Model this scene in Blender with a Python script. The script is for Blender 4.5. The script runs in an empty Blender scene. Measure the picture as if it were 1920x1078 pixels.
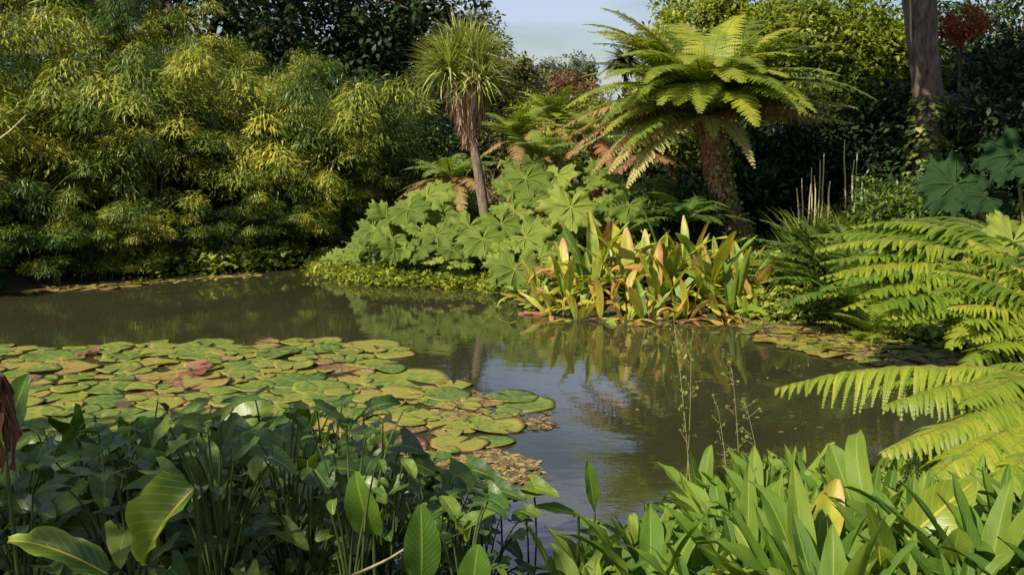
import bpy, math, random
import numpy as np
from mathutils import Vector, Matrix
R = math.radians
PI = math.pi
rng = np.random.default_rng(7)
random.seed(7)
S = bpy.context.scene
C = S.collection

# ------------------------------------------------------------------ camera, sky, sun, exposure
F = 2058.0; PITCH = R(8.95); CAMH = 2.2
cd = bpy.data.cameras.new('camera'); cam = bpy.data.objects.new('camera', cd); C.objects.link(cam)
cam.location = (0, 0, CAMH); cam.rotation_euler = (PI/2 - PITCH, 0, 0)
cd.sensor_width = 36; cd.lens = 36*F/1920; cd.clip_end = 600; cd.clip_start = 0.05
S.camera = cam
SUN_EL, SUN_AZ = R(46), R(47)         # azimuth: degrees to the left of straight behind the camera
tosun = Vector((-math.sin(SUN_AZ)*math.cos(SUN_EL), -math.cos(SUN_AZ)*math.cos(SUN_EL), math.sin(SUN_EL)))
w = bpy.data.worlds.new('World'); S.world = w; w.use_nodes = True
nt = w.node_tree; nt.nodes.clear()
sky = nt.nodes.new('ShaderNodeTexSky'); sky.sky_type = 'NISHITA'; sky.sun_disc = False
sky.sun_elevation = SUN_EL; sky.sun_rotation = math.atan2(tosun.x, tosun.y)
sky.dust_density = .5; sky.air_density = 1.0; sky.ozone_density = 2.0
tc = nt.nodes.new('ShaderNodeTexCoord'); mp = nt.nodes.new('ShaderNodeMapping')
mp.inputs['Scale'].default_value = (1.5, 1.5, 7)
nz = nt.nodes.new('ShaderNodeTexNoise'); nz.inputs['Scale'].default_value = 2.2; nz.inputs['Detail'].default_value = 6
nz.inputs['Roughness'].default_value = .6
rp = nt.nodes.new('ShaderNodeValToRGB'); rp.color_ramp.elements[0].position = .40; rp.color_ramp.elements[1].position = .62
mx = nt.nodes.new('ShaderNodeMix'); mx.data_type = 'RGBA'
mul = nt.nodes.new('ShaderNodeMath'); mul.operation = 'MULTIPLY'; mul.inputs[1].default_value = .6
mx.inputs['B'].default_value = (8.0, 8.6, 11.4, 1)
bg = nt.nodes.new('ShaderNodeBackground'); bg.inputs['Strength'].default_value = .06
wo = nt.nodes.new('ShaderNodeOutputWorld')
L = nt.links.new
L(tc.outputs['Generated'], mp.inputs['Vector']); L(mp.outputs[0], nz.inputs['Vector']); L(nz.outputs['Fac'], rp.inputs[0])
L(rp.outputs[0], mul.inputs[0]); L(mul.outputs[0], mx.inputs['Factor']); L(sky.outputs[0], mx.inputs['A'])
L(mx.outputs['Result'], bg.inputs[0]); L(bg.outputs[0], wo.inputs[0])
sd = bpy.data.lights.new('sun', 'SUN'); sd.energy = 5.0; sd.angle = R(.5); sd.color = (1, .93, .80)
so = bpy.data.objects.new('sun', sd); C.objects.link(so); so.rotation_euler = tosun.to_track_quat('Z', 'Y').to_euler()
so.location = tosun*30
S.view_settings.view_transform = 'Standard'; S.view_settings.look = 'None'
S.view_settings.exposure = 0.55; S.view_settings.gamma = 1
S.render.engine = 'CYCLES'
S.cycles.max_bounces = 6; S.cycles.diffuse_bounces = 3; S.cycles.glossy_bounces = 3; S.cycles.transmission_bounces = 3

# ------------------------------------------------------------------ helpers
def ray(px, py):
    x = (px-960)/F; u = (539-py)/F
    return np.array([x, math.cos(PITCH)+u*math.sin(PITCH), -math.sin(PITCH)+u*math.cos(PITCH)])
def at(px, py, Y):
    d = ray(px, py); return np.array([0, 0, CAMH]) + d*(Y/d[1])
def onz(px, py, z=0.0):
    d = ray(px, py); return np.array([0, 0, CAMH]) + d*((z-CAMH)/d[2])
def proj(p):
    x, y, z = p[0], p[1], p[2]-CAMH
    c, s = math.cos(PITCH), math.sin(PITCH)
    f = y*c - z*s; u = y*s + z*c
    return 960+F*x/f, 539-F*u/f
def tag(o, label=None, cat=None, group=None, kind=None):
    if label: o['label'] = label
    if cat: o['category'] = cat
    if group: o['group'] = group
    if kind: o['kind'] = kind
    return o
def empty(name, loc, label=None, cat=None, group=None):
    o = bpy.data.objects.new(name, None); C.objects.link(o); o.location = loc; o.empty_display_size = .1
    return tag(o, label, cat, group)
def nrm(a): return a/np.maximum(np.linalg.norm(a, axis=-1, keepdims=True), 1e-9)
def frames(d, up):
    d = nrm(d); x = nrm(np.cross(d, up)); z = np.cross(x, d)
    return np.stack([x, d, z], axis=-1)          # columns: x, y(long axis), z(normal)
class G:
    """collects geometry with a per-vertex tint and leaf coordinates, then links ONE mesh object"""
    def __init__(s): s.V = []; s.F = []; s.T = []; s.U = []; s.n = 0
    def add(s, V, Fc, tint=.5, uv=None):
        V = np.asarray(V, float).reshape(-1, 3); n = len(V)
        s.V.append(V); s.F.append(np.asarray(Fc, int)+s.n); s.n += n
        s.T.append(np.broadcast_to(np.asarray(tint, float), (n,)).copy())
        s.U.append(np.zeros((n, 3)) if uv is None else uv)
    def inst(s, tV, tF, M, P, sc, tint, tuv=None):
        K = len(P); n = len(tV)
        sc = np.asarray(sc, float)
        if sc.ndim == 1: sc = sc[:, None].repeat(3, 1)
        V = np.einsum('kij,knj->kni', M, tV[None]*sc[:, None, :]) + P[:, None, :]
        Fc = tF[None]+(np.arange(K)*n)[:, None, None]
        uv = None if tuv is None else np.tile(tuv, (K, 1))
        s.add(V.reshape(-1, 3), Fc.reshape(-1, tF.shape[1]), np.repeat(np.broadcast_to(tint, (K,)), n), uv)
    def tube(s, pts, rad, sides=6, tint=.5, lump=0.0):
        pts = np.asarray(pts, float); n = len(pts); rad = np.broadcast_to(np.asarray(rad, float), (n,))
        t = nrm(np.gradient(pts, axis=0)); ref = np.array([.31, .17, .93]) if abs(t[0][2]) < .9 else np.array([.9, .3, .1])
        x = nrm(np.cross(t, ref)); y = np.cross(t, x)
        a = np.arange(sides)*2*PI/sides
        rr = rad[:, None]*(1+lump*rng.uniform(-1, 1, (n, sides)))
        V = pts[:, None]+(np.cos(a)[None, :, None]*x[:, None]+np.sin(a)[None, :, None]*y[:, None])*rr[..., None]
        i, j = np.meshgrid(np.arange(n-1), np.arange(sides), indexing='ij'); j2 = (j+1) % sides
        Fc = np.stack([i*sides+j, i*sides+j2, (i+1)*sides+j2, (i+1)*sides+j], -1).reshape(-1, 4)
        s.add(V.reshape(-1, 3), Fc, tint)
        s.add(np.vstack([V[-1], pts[-1:]+t[-1:]*rad[-1]*.3]), [[k, (k+1) % sides, sides] for k in range(sides)], tint)
    def mesh(s, name, mat):
        me = bpy.data.meshes.new(name)
        V = np.vstack(s.V); me.vertices.add(len(V)); me.vertices.foreach_set('co', V.ravel().astype(np.float32))
        sizes = np.concatenate([np.full(len(f), f.shape[1]) for f in s.F]); lv = np.concatenate([f.ravel() for f in s.F])
        me.loops.add(len(lv)); me.loops.foreach_set('vertex_index', lv.astype(np.int32))
        me.polygons.add(len(sizes)); st = np.concatenate([[0], np.cumsum(sizes)[:-1]])
        me.polygons.foreach_set('loop_start', st.astype(np.int32)); me.polygons.foreach_set('loop_total', sizes.astype(np.int32))
        me.polygons.foreach_set('use_smooth', np.ones(len(sizes), bool))
        a = me.attributes.new('tint', 'FLOAT', 'POINT'); a.data.foreach_set('value', np.concatenate(s.T).astype(np.float32))
        u = me.attributes.new('lf', 'FLOAT_VECTOR', 'POINT'); u.data.foreach_set('vector', np.vstack(s.U).ravel().astype(np.float32))
        me.update(); me.validate(); me.materials.append(mat)
        return me
    def obj(s, name, mat, parent=None):
        return link(name, s.mesh(name, mat), parent)
def link(name, me, parent=None, loc=None, M=None, sc=1.0):
    o = bpy.data.objects.new(name, me); C.objects.link(o)
    if parent is not None:
        o.parent = parent
        if loc is None:                       # mesh in world coordinates: undo the parent's offset
            pl = Vector(parent.location)
            p = parent.parent
            while p is not None: pl += Vector(p.location); p = p.parent
            o.location = -pl
    if M is not None:
        m = Matrix([[*map(float, r)] for r in M]).to_4x4()
        o.rotation_euler = m.to_euler()
    if loc is not None: o.location = [float(v) for v in loc]
    if not (isinstance(sc, float) and sc == 1.0):
        o.scale = (sc, sc, sc) if np.isscalar(sc) else sc
    return o
def copy_tree(o, parent=None):
    c = o.copy(); C.objects.link(c); c.parent = parent
    for ch in o.children: copy_tree(ch, c)
    return c
ORD = ['first', 'second', 'third', 'fourth', 'fifth', 'sixth', 'seventh', 'eighth', 'ninth', 'tenth', 'eleventh', 'twelfth', 'thirteenth',
       'fourteenth', 'fifteenth', 'sixteenth', 'seventeenth', 'eighteenth', 'nineteenth', 'twentieth']
def label_rows(objs, fmt, rows):
    """fmt has {o} (ordinal from the left), {r} (row name) and {a} (own look)"""
    objs = sorted(objs, key=lambda o: -o.location.y); n = len(rows); per = math.ceil(len(objs)/n)
    for k in range(n):
        row = sorted(objs[k*per:(k+1)*per], key=lambda o: o.location.x/max(o.location.y, 1))
        for i, o in enumerate(row):
            o['label'] = fmt.format(o=ORD[i] if i < 20 else 'rightmost', r=rows[k], a=o.get('look', ''))
    for o in objs:
        if 'look' in o: del o['look']

# ------------------------------------------------------------------ materials
def ramp(nt, stops):
    r = nt.nodes.new('ShaderNodeValToRGB'); e = r.color_ramp.elements
    while len(e) < len(stops): e.new(.5)
    for k, (p, c) in enumerate(stops): e[k].position = p; e[k].color = (*c, 1)
    return r
def leafmat(name, stops, trans=.3, rough=.5, spec=.3, veins=0, blotch=.25, nscale=6.0, rnd=.25, brown=0.0, spots=0, tr_tint=(1.25, 1.3, .5)):
    m = bpy.data.materials.new(name); m.use_nodes = True; nt = m.node_tree; N = nt.nodes; N.clear(); L = nt.links.new
    at_ = N.new('ShaderNodeAttribute'); at_.attribute_name = 'tint'
    oi = N.new('ShaderNodeObjectInfo'); tc = N.new('ShaderNodeTexCoord')
    nz = N.new('ShaderNodeTexNoise'); nz.inputs['Scale'].default_value = nscale; nz.inputs['Detail'].default_value = 4
    L(tc.outputs['Object'], nz.inputs['Vector'])
    def math_(op, a, b):
        n = N.new('ShaderNodeMath'); n.operation = op
        for k, v in enumerate((a, b)):
            if isinstance(v, (int, float)): n.inputs[k].default_value = v
            else: L(v, n.inputs[k])
        return n.outputs[0]
    f = math_('ADD', at_.outputs['Fac'], math_('MULTIPLY', math_('SUBTRACT', nz.outputs['Fac'], .5), blotch*2))
    f = math_('ADD', f, math_('MULTIPLY', math_('SUBTRACT', oi.outputs['Random'], .5), rnd))
    r = ramp(nt, stops); L(f, r.inputs[0]); col = r.outputs[0]
    P = N.new('ShaderNodeBsdfPrincipled'); P.inputs['Roughness'].default_value = rough; P.inputs['Specular IOR Level'].default_value = spec
    if veins:
        lf = N.new('ShaderNodeAttribute'); lf.attribute_name = 'lf'; sx = N.new('ShaderNodeSeparateXYZ'); L(lf.outputs['Vector'], sx.inputs[0])
        ph = math_('SUBTRACT', math_('MULTIPLY', sx.outputs[1], float(veins)), math_('MULTIPLY', sx.outputs[0], veins*.28))
        v = math_('POWER', math_('ABSOLUTE', math_('COSINE', math_('MULTIPLY', ph, PI), 0), 0), 24.0)
        mid = math_('LESS_THAN', sx.outputs[0], .055)
        vm = math_('MAXIMUM', math_('MULTIPLY', v, .14), math_('MULTIPLY', mid, .55))
        mixc = N.new('ShaderNodeMix'); mixc.data_type = 'RGBA'; L(vm, mixc.inputs['Factor']); L(col, mixc.inputs['A'])
        c = stops[-1][1] if brown == 0 else stops[1][1]
        mixc.inputs['B'].default_value = (min(c[0]*1.35+.03, 1), min(c[1]*1.3+.03, 1), c[2]*1.3+.02, 1); col = mixc.outputs['Result']
        b = N.new('ShaderNodeBump'); b.inputs['Strength'].default_value = .5; b.inputs['Distance'].default_value = .004
        b.invert = True; L(math_('ADD', vm, math_('MULTIPLY', nz.outputs['Fac'], .6)), b.inputs['Height']); L(b.outputs[0], P.inputs['Normal'])
    if spots:
        sn = N.new('ShaderNodeTexNoise'); sn.inputs['Scale'].default_value = spots; sn.inputs['Detail'].default_value = 5; sn.inputs['Roughness'].default_value = .65; L(tc.outputs['Object'], sn.inputs['Vector'])
        mr = N.new('ShaderNodeMapRange'); mr.inputs[1].default_value = .63; mr.inputs[2].default_value = .70; L(sn.outputs['Fac'], mr.inputs[0])
        ms = N.new('ShaderNodeMix'); ms.data_type = 'RGBA'; L(mr.outputs[0], ms.inputs['Factor']); L(col, ms.inputs['A']); ms.inputs['B'].default_value = (.16, .10, .035, 1); col = ms.outputs['Result']
        rr_ = N.new('ShaderNodeMapRange'); rr_.inputs[3].default_value = rough-.08; rr_.inputs[4].default_value = rough+.2; L(nz.outputs['Fac'], rr_.inputs[0]); L(rr_.outputs[0], P.inputs['Roughness'])
    L(col, P.inputs['Base Color'])
    T = N.new('ShaderNodeBsdfTranslucent'); tm = N.new('ShaderNodeMix'); tm.data_type = 'RGBA'; tm.blend_type = 'MULTIPLY'
    tm.inputs['Factor'].default_value = 1; L(col, tm.inputs['A']); tm.inputs['B'].default_value = (*tr_tint, 1); L(tm.outputs['Result'], T.inputs[0])
    M = N.new('ShaderNodeMixShader'); M.inputs[0].default_value = trans; L(P.outputs[0], M.inputs[1]); L(T.outputs[0], M.inputs[2])
    o = N.new('ShaderNodeOutputMaterial'); L(M.outputs[0], o.inputs[0])
    return m
def barkmat(name, a, b, scale=(8, 8, 2), bump=.03, ns=3.0):
    m = bpy.data.materials.new(name); m.use_nodes = True; nt = m.node_tree; N = nt.nodes; L = nt.links.new
    P = N['Principled BSDF']; P.inputs['Roughness'].default_value = .9; P.inputs['Specular IOR Level'].default_value = .2
    tc = N.new('ShaderNodeTexCoord'); mp = N.new('ShaderNodeMapping'); mp.inputs['Scale'].default_value = scale
    nz = N.new('ShaderNodeTexNoise'); nz.inputs['Scale'].default_value = ns; nz.inputs['Detail'].default_value = 8; nz.inputs['Roughness'].default_value = .7
    L(tc.outputs['Object'], mp.inputs['Vector']); L(mp.outputs[0], nz.inputs['Vector'])
    r = ramp(nt, [(.32, a), (.68, b)]); L(nz.outputs['Fac'], r.inputs[0]); L(r.outputs[0], P.inputs['Base Color'])
    bu = N.new('ShaderNodeBump'); bu.inputs['Strength'].default_value = 1; bu.inputs['Distance'].default_value = bump
    L(nz.outputs['Fac'], bu.inputs['Height']); L(bu.outputs[0], P.inputs['Normal'])
    return m
M = {}
M['bamboo'] = leafmat('bamboo_leaf', [(.1, (.018, .045, .008)), (.5, (.10, .15, .014)), (.9, (.40, .37, .04))], .25, .45, .35, rnd=.3, blotch=.35, nscale=1.6)
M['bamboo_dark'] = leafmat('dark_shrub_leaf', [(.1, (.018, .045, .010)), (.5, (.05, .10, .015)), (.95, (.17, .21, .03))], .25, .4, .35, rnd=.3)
M['culm'] = barkmat('bamboo_culm', (.10, .12, .03), (.22, .21, .07), bump=.002)
M['cane'] = barkmat('dry_cane', (.35, .28, .15), (.62, .52, .32), bump=.002)
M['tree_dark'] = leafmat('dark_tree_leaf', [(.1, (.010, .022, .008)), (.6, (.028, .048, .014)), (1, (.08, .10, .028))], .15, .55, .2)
M['tree_olive'] = leafmat('olive_tree_leaf', [(.1, (.08, .09, .03)), (.6, (.19, .19, .055)), (1, (.36, .31, .10))], .25)
M['tree_lime'] = leafmat('lime_tree_leaf', [(.1, (.07, .11, .010)), (.5, (.22, .26, .02)), (1, (.42, .42, .05))], .35)
M['tree_grey'] = leafmat('grey_tree_leaf', [(.1, (.07, .085, .05)), (.6, (.14, .16, .09)), (1, (.24, .24, .13))], .2)
M['russet'] = leafmat('russet_leaf', [(.1, (.12, .06, .02)), (.6, (.26, .13, .045)), (1, (.32, .24, .07))], .25)
M['copper'] = leafmat('copper_leaf', [(.1, (.14, .03, .015)), (.6, (.32, .08, .04)), (1, (.35, .2, .06))], .3)
M['bark'] = barkmat('tree_bark', (.035, .025, .018), (.17, .125, .09))
M['bark_pale'] = barkmat('pale_bark', (.12, .085, .055), (.36, .27, .18))
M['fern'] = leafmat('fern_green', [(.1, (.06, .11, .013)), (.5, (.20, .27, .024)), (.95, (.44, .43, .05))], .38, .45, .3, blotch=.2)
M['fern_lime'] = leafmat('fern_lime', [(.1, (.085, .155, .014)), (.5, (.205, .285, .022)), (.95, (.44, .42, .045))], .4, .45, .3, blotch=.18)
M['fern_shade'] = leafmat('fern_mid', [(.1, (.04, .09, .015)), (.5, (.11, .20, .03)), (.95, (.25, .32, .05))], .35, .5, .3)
M['fern_dead'] = leafmat('fern_dead', [(.1, (.15, .07, .035)), (.5, (.34, .19, .09)), (.95, (.45, .36, .12))], .25, .7, .1, tr_tint=(1.1, .9, .6))
M['fern_pale'] = leafmat('fern_pale', [(.1, (.28, .27, .08)), (.6, (.46, .42, .14)), (1, (.55, .45, .2))], .25, .6, .2)
M['rachis'] = barkmat('frond_rachis', (.10, .09, .02), (.26, .2, .05), bump=.001)
M['trunkfern'] = barkmat('tree_fern_trunk', (.08, .032, .018), (.50, .21, .10), scale=(9, 9, 5), bump=.05, ns=2.4)
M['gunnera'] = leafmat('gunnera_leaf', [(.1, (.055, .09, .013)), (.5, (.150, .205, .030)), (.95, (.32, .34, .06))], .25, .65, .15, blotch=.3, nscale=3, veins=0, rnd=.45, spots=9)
M['gunnera_shaded'] = leafmat('gunnera_leaf_shaded', [(.1, (.014, .032, .012)), (.5, (.026, .055, .018)), (.95, (.06, .09, .028))], .2, .8, .08)  # shaded copy of the gunnera leaf: shade is put into these darker colours
M['petiole'] = barkmat('petiole', (.14, .15, .04), (.28, .24, .08), bump=.002)
M['skunk'] = leafmat('skunk_leaf', [(0, (.05, .14, .02)), (.42, (.17, .26, .03)), (.66, (.46, .42, .045)), (.84, (.50, .24, .07)), (1, (.30, .10, .045))], .3, .4, .4, veins=9, blotch=.45, nscale=4, rnd=.3, brown=1, spots=5)
M['sword'] = leafmat('sword_leaf', [(.1, (.12, .17, .03)), (.5, (.30, .35, .07)), (1, (.62, .55, .22))], .2, .4, .4)
M['sword_dead'] = leafmat('sword_dead', [(.1, (.24, .13, .08)), (.6, (.52, .33, .21)), (1, (.66, .48, .32))], .15, .7, .1, tr_tint=(1.1, .9, .7))
M['pad'] = leafmat('lily_pad', [(0, (.05, .10, .02)), (.30, (.115, .165, .022)), (.52, (.225, .235, .028)), (.74, (.27, .19, .045)), (.9, (.18, .095, .04)), (1, (.11, .05, .035))], .08, .42, .4, blotch=.55, nscale=4, rnd=.35, spots=5)
M['pad_pink'] = leafmat('lily_pad_pink', [(.1, (.17, .05, .035)), (.6, (.30, .12, .075)), (1, (.42, .30, .10))], .2, .4, .4)
M['broad'] = leafmat('broad_leaf', [(.1, (.018, .050, .005)), (.5, (.055, .115, .009)), (.95, (.19, .25, .020))], .25, .34, .5, veins=7, blotch=.3, nscale=4, rnd=.5, spots=7)
M['lance'] = leafmat('lance_leaf', [(.1, (.035, .085, .012)), (.5, (.095, .18, .018)), (.95, (.24, .30, .035))], .35, .52, .25, veins=11, blotch=.3, nscale=4, rnd=.45, spots=8)
M['lime_leaf'] = leafmat('yellowing_leaf', [(.0, (.05, .11, .015)), (.5, (.30, .36, .025)), (.95, (.58, .48, .05))], .35, .4, .4, veins=9)
M['dry'] = leafmat('dry_leaf', [(.1, (.12, .05, .03)), (.5, (.30, .15, .09)), (.95, (.5, .36, .22))], .15, .7, .1, veins=7, tr_tint=(1.1, .9, .7))
M['stem'] = barkmat('green_stem', (.03, .05, .012), (.10, .13, .03), bump=.001)
M['darkstem'] = barkmat('dark_stem', (.02, .02, .012), (.06, .05, .025), bump=.001)
M['straw'] = barkmat('straw_stem', (.28, .24, .09), (.5, .42, .2), bump=.001)
M['weed'] = leafmat('weed_leaf', [(.1, (.05, .09, .015)), (.5, (.16, .22, .03)), (.95, (.36, .36, .05))], .3)
M['mat'] = leafmat('floating_mat', [(.1, (.06, .05, .02)), (.5, (.22, .135, .065)), (.95, (.36, .29, .10))], .1, .6, .2, blotch=.4, nscale=9)
M['ivy'] = leafmat('ivy_leaf', [(.1, (.07, .11, .02)), (.5, (.20, .24, .045)), (.95, (.42, .36, .10))], .2)
M['flower'] = leafmat('lily_flower', [(.1, (.55, .25, .28)), (.9, (.8, .6, .55))], .3)

# ------------------------------------------------------------------ terrain and water
shore = np.array([(-12.5, 8.5), (-11.5, 11), (-8.5, 12.6), (-6.35, 13.4), (-5.4, 14.4), (-3.7, 15.3), (-3.0, 16.2), (-2.75, 16.0), (-2.5, 15.0), (-1.8, 14.2), (-1.0, 14.0), (-.25, 14.0),
                  (-.1, 13.0), (.05, 12.1), (.45, 11.65), (1.0, 11.5), (1.8, 11.45), (2.5, 11.6), (3.0, 11.8), (3.6, 11.7), (3.85, 10.9), (4.3, 10.2), (4.7, 9.3), (4.6, 8.2), (4.0, 7.3), (3.2, 6.75),
                  (2.4, 6.45), (1.7, 6.2), (1.1, 5.8), (.65, 5.2), (.4, 4.6), (.0, 4.5), (-.35, 5.0), (-1.0, 5.5), (-2.0, 5.9), (-3.5, 6.3), (-6, 6.8), (-9, 7.2)])
def sdist(x, y):
    """signed distance to the shoreline, positive on land"""
    p = np.stack([np.ravel(x), np.ravel(y)], -1); best = np.full(len(p), 1e9); inside = np.zeros(len(p), bool); n = len(shore)
    for i in range(n):
        a, b = shore[i], shore[(i+1) % n]; ab = b-a
        t = np.clip(((p-a)@ab)/(ab@ab), 0, 1); best = np.minimum(best, np.linalg.norm(p-a-t[:, None]*ab, axis=1))
        c = ((a[1] > p[:, 1]) != (b[1] > p[:, 1])); xx = a[0]+(p[:, 1]-a[1])/((b[1]-a[1]) or 1e-9)*ab[0]
        inside ^= c & (p[:, 0] < xx)
    return np.where(inside, -best, best).reshape(np.shape(x))
def sm(a, b, v): t = np.clip((v-a)/(b-a), 0, 1); return t*t*(3-2*t)
def H(x, y):
    x = np.asarray(x, float); y = np.asarray(y, float); d = sdist(x, y)
    z = np.where(d < 0, -.7*sm(0, 1.2, -d)-.02, .30*sm(-.02, 1.3, d))
    far = sm(9, 13, y)
    z = z + far*sm(0, 9, d)*3.1*sm(-1.0, -6.5, x)*(d > 0)*np.minimum(1, .6+.05*np.maximum(y-13, 0))      # bamboo hill on the left
    z = z + far*sm(2, 10, d)*1.5*sm(4.5, 10, x)*(d > 0)                                   # right bank
    z = z - sm(24, 40, y)*2.8*sm(-12, -3, x)*(1-.6*sm(5, 12, x))                          # valley falls away behind
    z = z + sm(5.2, 2.2, y)*.32*(d > 0)
    z = z + (d > .1)*.05*np.sin(x*2.3+y*1.1)*np.cos(y*1.9-x*.7)*np.minimum(1, np.maximum(d, 0))
    return z
def hz(x, y): return float(H(np.array([x]), np.array([y]))[0])
def axis(*seg):
    out = []
    for a, b, s in seg: out += list(np.arange(a, b, s))
    return np.array(out+[seg[-1][1]])
gx = axis((-150, -30, 12), (-30, -13, 1.0), (-13, 8, .16), (8, 30, 1.0), (30, 150, 12)); gy = axis((-40, -6, 6), (-6, 3, 1), (3, 18, .16), (18, 45, 1), (45, 250, 15))
X, Y = np.meshgrid(gx, gy, indexing='ij'); Z = H(X, Y)
g = G(); ny = len(gy); i, j = np.meshgrid(np.arange(len(gx)-1), np.arange(ny-1), indexing='ij')
g.add(np.stack([X, Y, Z], -1).reshape(-1, 3), np.stack([i*ny+j, (i+1)*ny+j, (i+1)*ny+j+1, i*ny+j+1], -1).reshape(-1, 4))
def groundmat():
    m = barkmat('bank_soil', (.022, .018, .010), (.085, .075, .035), scale=(1, 1, 1), bump=.03, ns=3.5); return m
tag(g.obj('ground', groundmat()), kind='structure')
def watermat():
    m = bpy.data.materials.new('pond_water'); m.use_nodes = True; nt = m.node_tree; N = nt.nodes; L = nt.links.new; P = N['Principled BSDF']
    tc = N.new('ShaderNodeTexCoord')
    n2 = N.new('ShaderNodeTexNoise'); n2.inputs['Scale'].default_value = .5; n2.inputs['Detail'].default_value = 3; L(tc.outputs['Object'], n2.inputs['Vector'])
    r = ramp(nt, [(.3, (.027, .030, .012)), (.7, (.042, .038, .018))]); L(n2.outputs['Fac'], r.inputs[0]); L(r.outputs[0], P.inputs['Base Color'])
    P.inputs['Roughness'].default_value = .02; P.inputs['IOR'].default_value = 2.2
    mp = N.new('ShaderNodeMapping'); mp.inputs['Scale'].default_value = (1, 1.8, 1); L(tc.outputs['Object'], mp.inputs['Vector'])
    n = N.new('ShaderNodeTexNoise'); n.inputs['Scale'].default_value = 4.5; n.inputs['Detail'].default_value = 3; L(mp.outputs[0], n.inputs['Vector'])
    b = N.new('ShaderNodeBump'); b.inputs['Strength'].default_value = .11; b.inputs['Distance'].default_value = .010
    L(n.outputs['Fac'], b.inputs['Height']); L(b.outputs[0], P.inputs['Normal'])
    return m
g = G(); g.add([(-14, 3, 0), (6.5, 3, 0), (6.5, 17.5, 0), (-14, 17.5, 0)], [[0, 1, 2, 3]])
tag(g.obj('water', watermat()), kind='structure')

# ------------------------------------------------------------------ leaf templates
rhomb = (np.array([(0, 0, 0), (-.5, .45, .10), (0, 1, -.12), (.5, .45, .10)], float), np.array([[0, 1, 3], [1, 2, 3]]))
narrow = (np.array([(0, 0, 0), (-.5, .4, .03), (0, 1, -.28), (.5, .4, .03)], float), np.array([[0, 1, 3], [1, 2, 3]]))
ovalv = (np.array([(0, 0, 0), (-.38, .25, .06), (-.5, .6, .06), (0, 1, -.1), (.5, .6, .06), (.38, .25, .06)], float), np.array([[0, 1, 5, 0][:3], [1, 2, 5], [2, 4, 5], [2, 3, 4]]))
def rvec(n): return nrm(rng.normal(size=(n, 3)))
def rand(a, b, n=None): return rng.uniform(a, b, n)

def tufts(g, centers, rad, nl, L0, L1, W, tmpl, tints, droop=.9, flat=.6):
    """drooping fans of narrow leaves around each centre"""
    K = len(centers); n = K*nl
    c = np.repeat(centers, nl, 0); rr = np.repeat(np.broadcast_to(rad, (K,)), nl)
    v = rvec(n); v[:, 2] = np.abs(v[:, 2])*flat; q = rng.uniform(.25, 1, n)**.6
    P = c+v*(rr*q)[:, None]; P[:, 2] -= rr*.35*(v[:, 0]**2+v[:, 1]**2)*q
    d = v*np.array([1, 1, .35])+rng.normal(size=(n, 3))*.28; d[:, 2] -= droop*rng.uniform(.35, 1.2, n)
    up = v+np.array([0, 0, .8])+rng.normal(size=(n, 3))*.35
    L_ = rng.uniform(L0, L1, n); sc = np.stack([np.full(n, W)*rng.uniform(.7, 1.3, n), L_, L_], -1)
    t = np.repeat(tints, nl)+rng.normal(size=n)*.10
    g.inst(*tmpl, frames(d, up), P, sc, t)

def bamboo_meshes(seed, leafm, h=2.7, nc=15, tb=.5, low=False):
    g = G(); cg = G(); cs = []; ts = []; rs = []
    for k in range(nc):
        a = rand(0, 2*PI); hh = h*rand(.55, 1.0); out = rand(.35, 1.35)*hh*.42
        b = np.array([math.cos(a)*.28*rand(0, 1), math.sin(a)*.28*rand(0, 1), -.15]); t = np.linspace(0, 1, 9)[:, None]
        pts = b+np.array([math.cos(a), math.sin(a), 0])*out*t**2.2+np.array([0, 0, 1])*(hh*(t-.22*t**4))
        cg.tube(pts, np.linspace(.013, .004, 9), 4)
        kt = tb+rand(-.34, .34)
        for u in ([.3, .65, 1] if low else [.6, 1]):
            u = u*rand(.9, 1.0); p = b+np.array([math.cos(a), math.sin(a), 0])*out*u**2.2+np.array([0, 0, 1])*(hh*(u-.22*u**4))
            sa = rand(0, 2*PI); off = np.array([math.cos(sa), math.sin(sa), rand(-.3, .2)])*rand(.05, .4)
            cg.tube([p, p+off*.6+np.array([0, 0, .03]), p+off], [.004, .003, .002], 3)
            cs.append(p+off); ts.append(kt+rand(-.15, .15)); rs.append(rand(.26, .52)*(.75 if low else 1))
    tufts(g, np.array(cs), np.array(rs), 270, .09, .175, .023, narrow, np.array(ts), droop=.5, flat=.75)
    return g.mesh('foliage', leafm), cg.mesh('culms', M['culm'])
def place_clump(meshes, x, y, sc, name, parts=('foliage', 'culms'), z=None, rz=None):
    r = empty(name, (x, y, hz(x, y) if z is None else z)); r.rotation_euler.z = rand(0, 6.28) if rz is None else rz; r.scale = sc
    for m_, pn in zip(meshes, parts):
        o = bpy.data.objects.new(pn, m_); C.objects.link(o); o.parent = r
    return r

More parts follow.
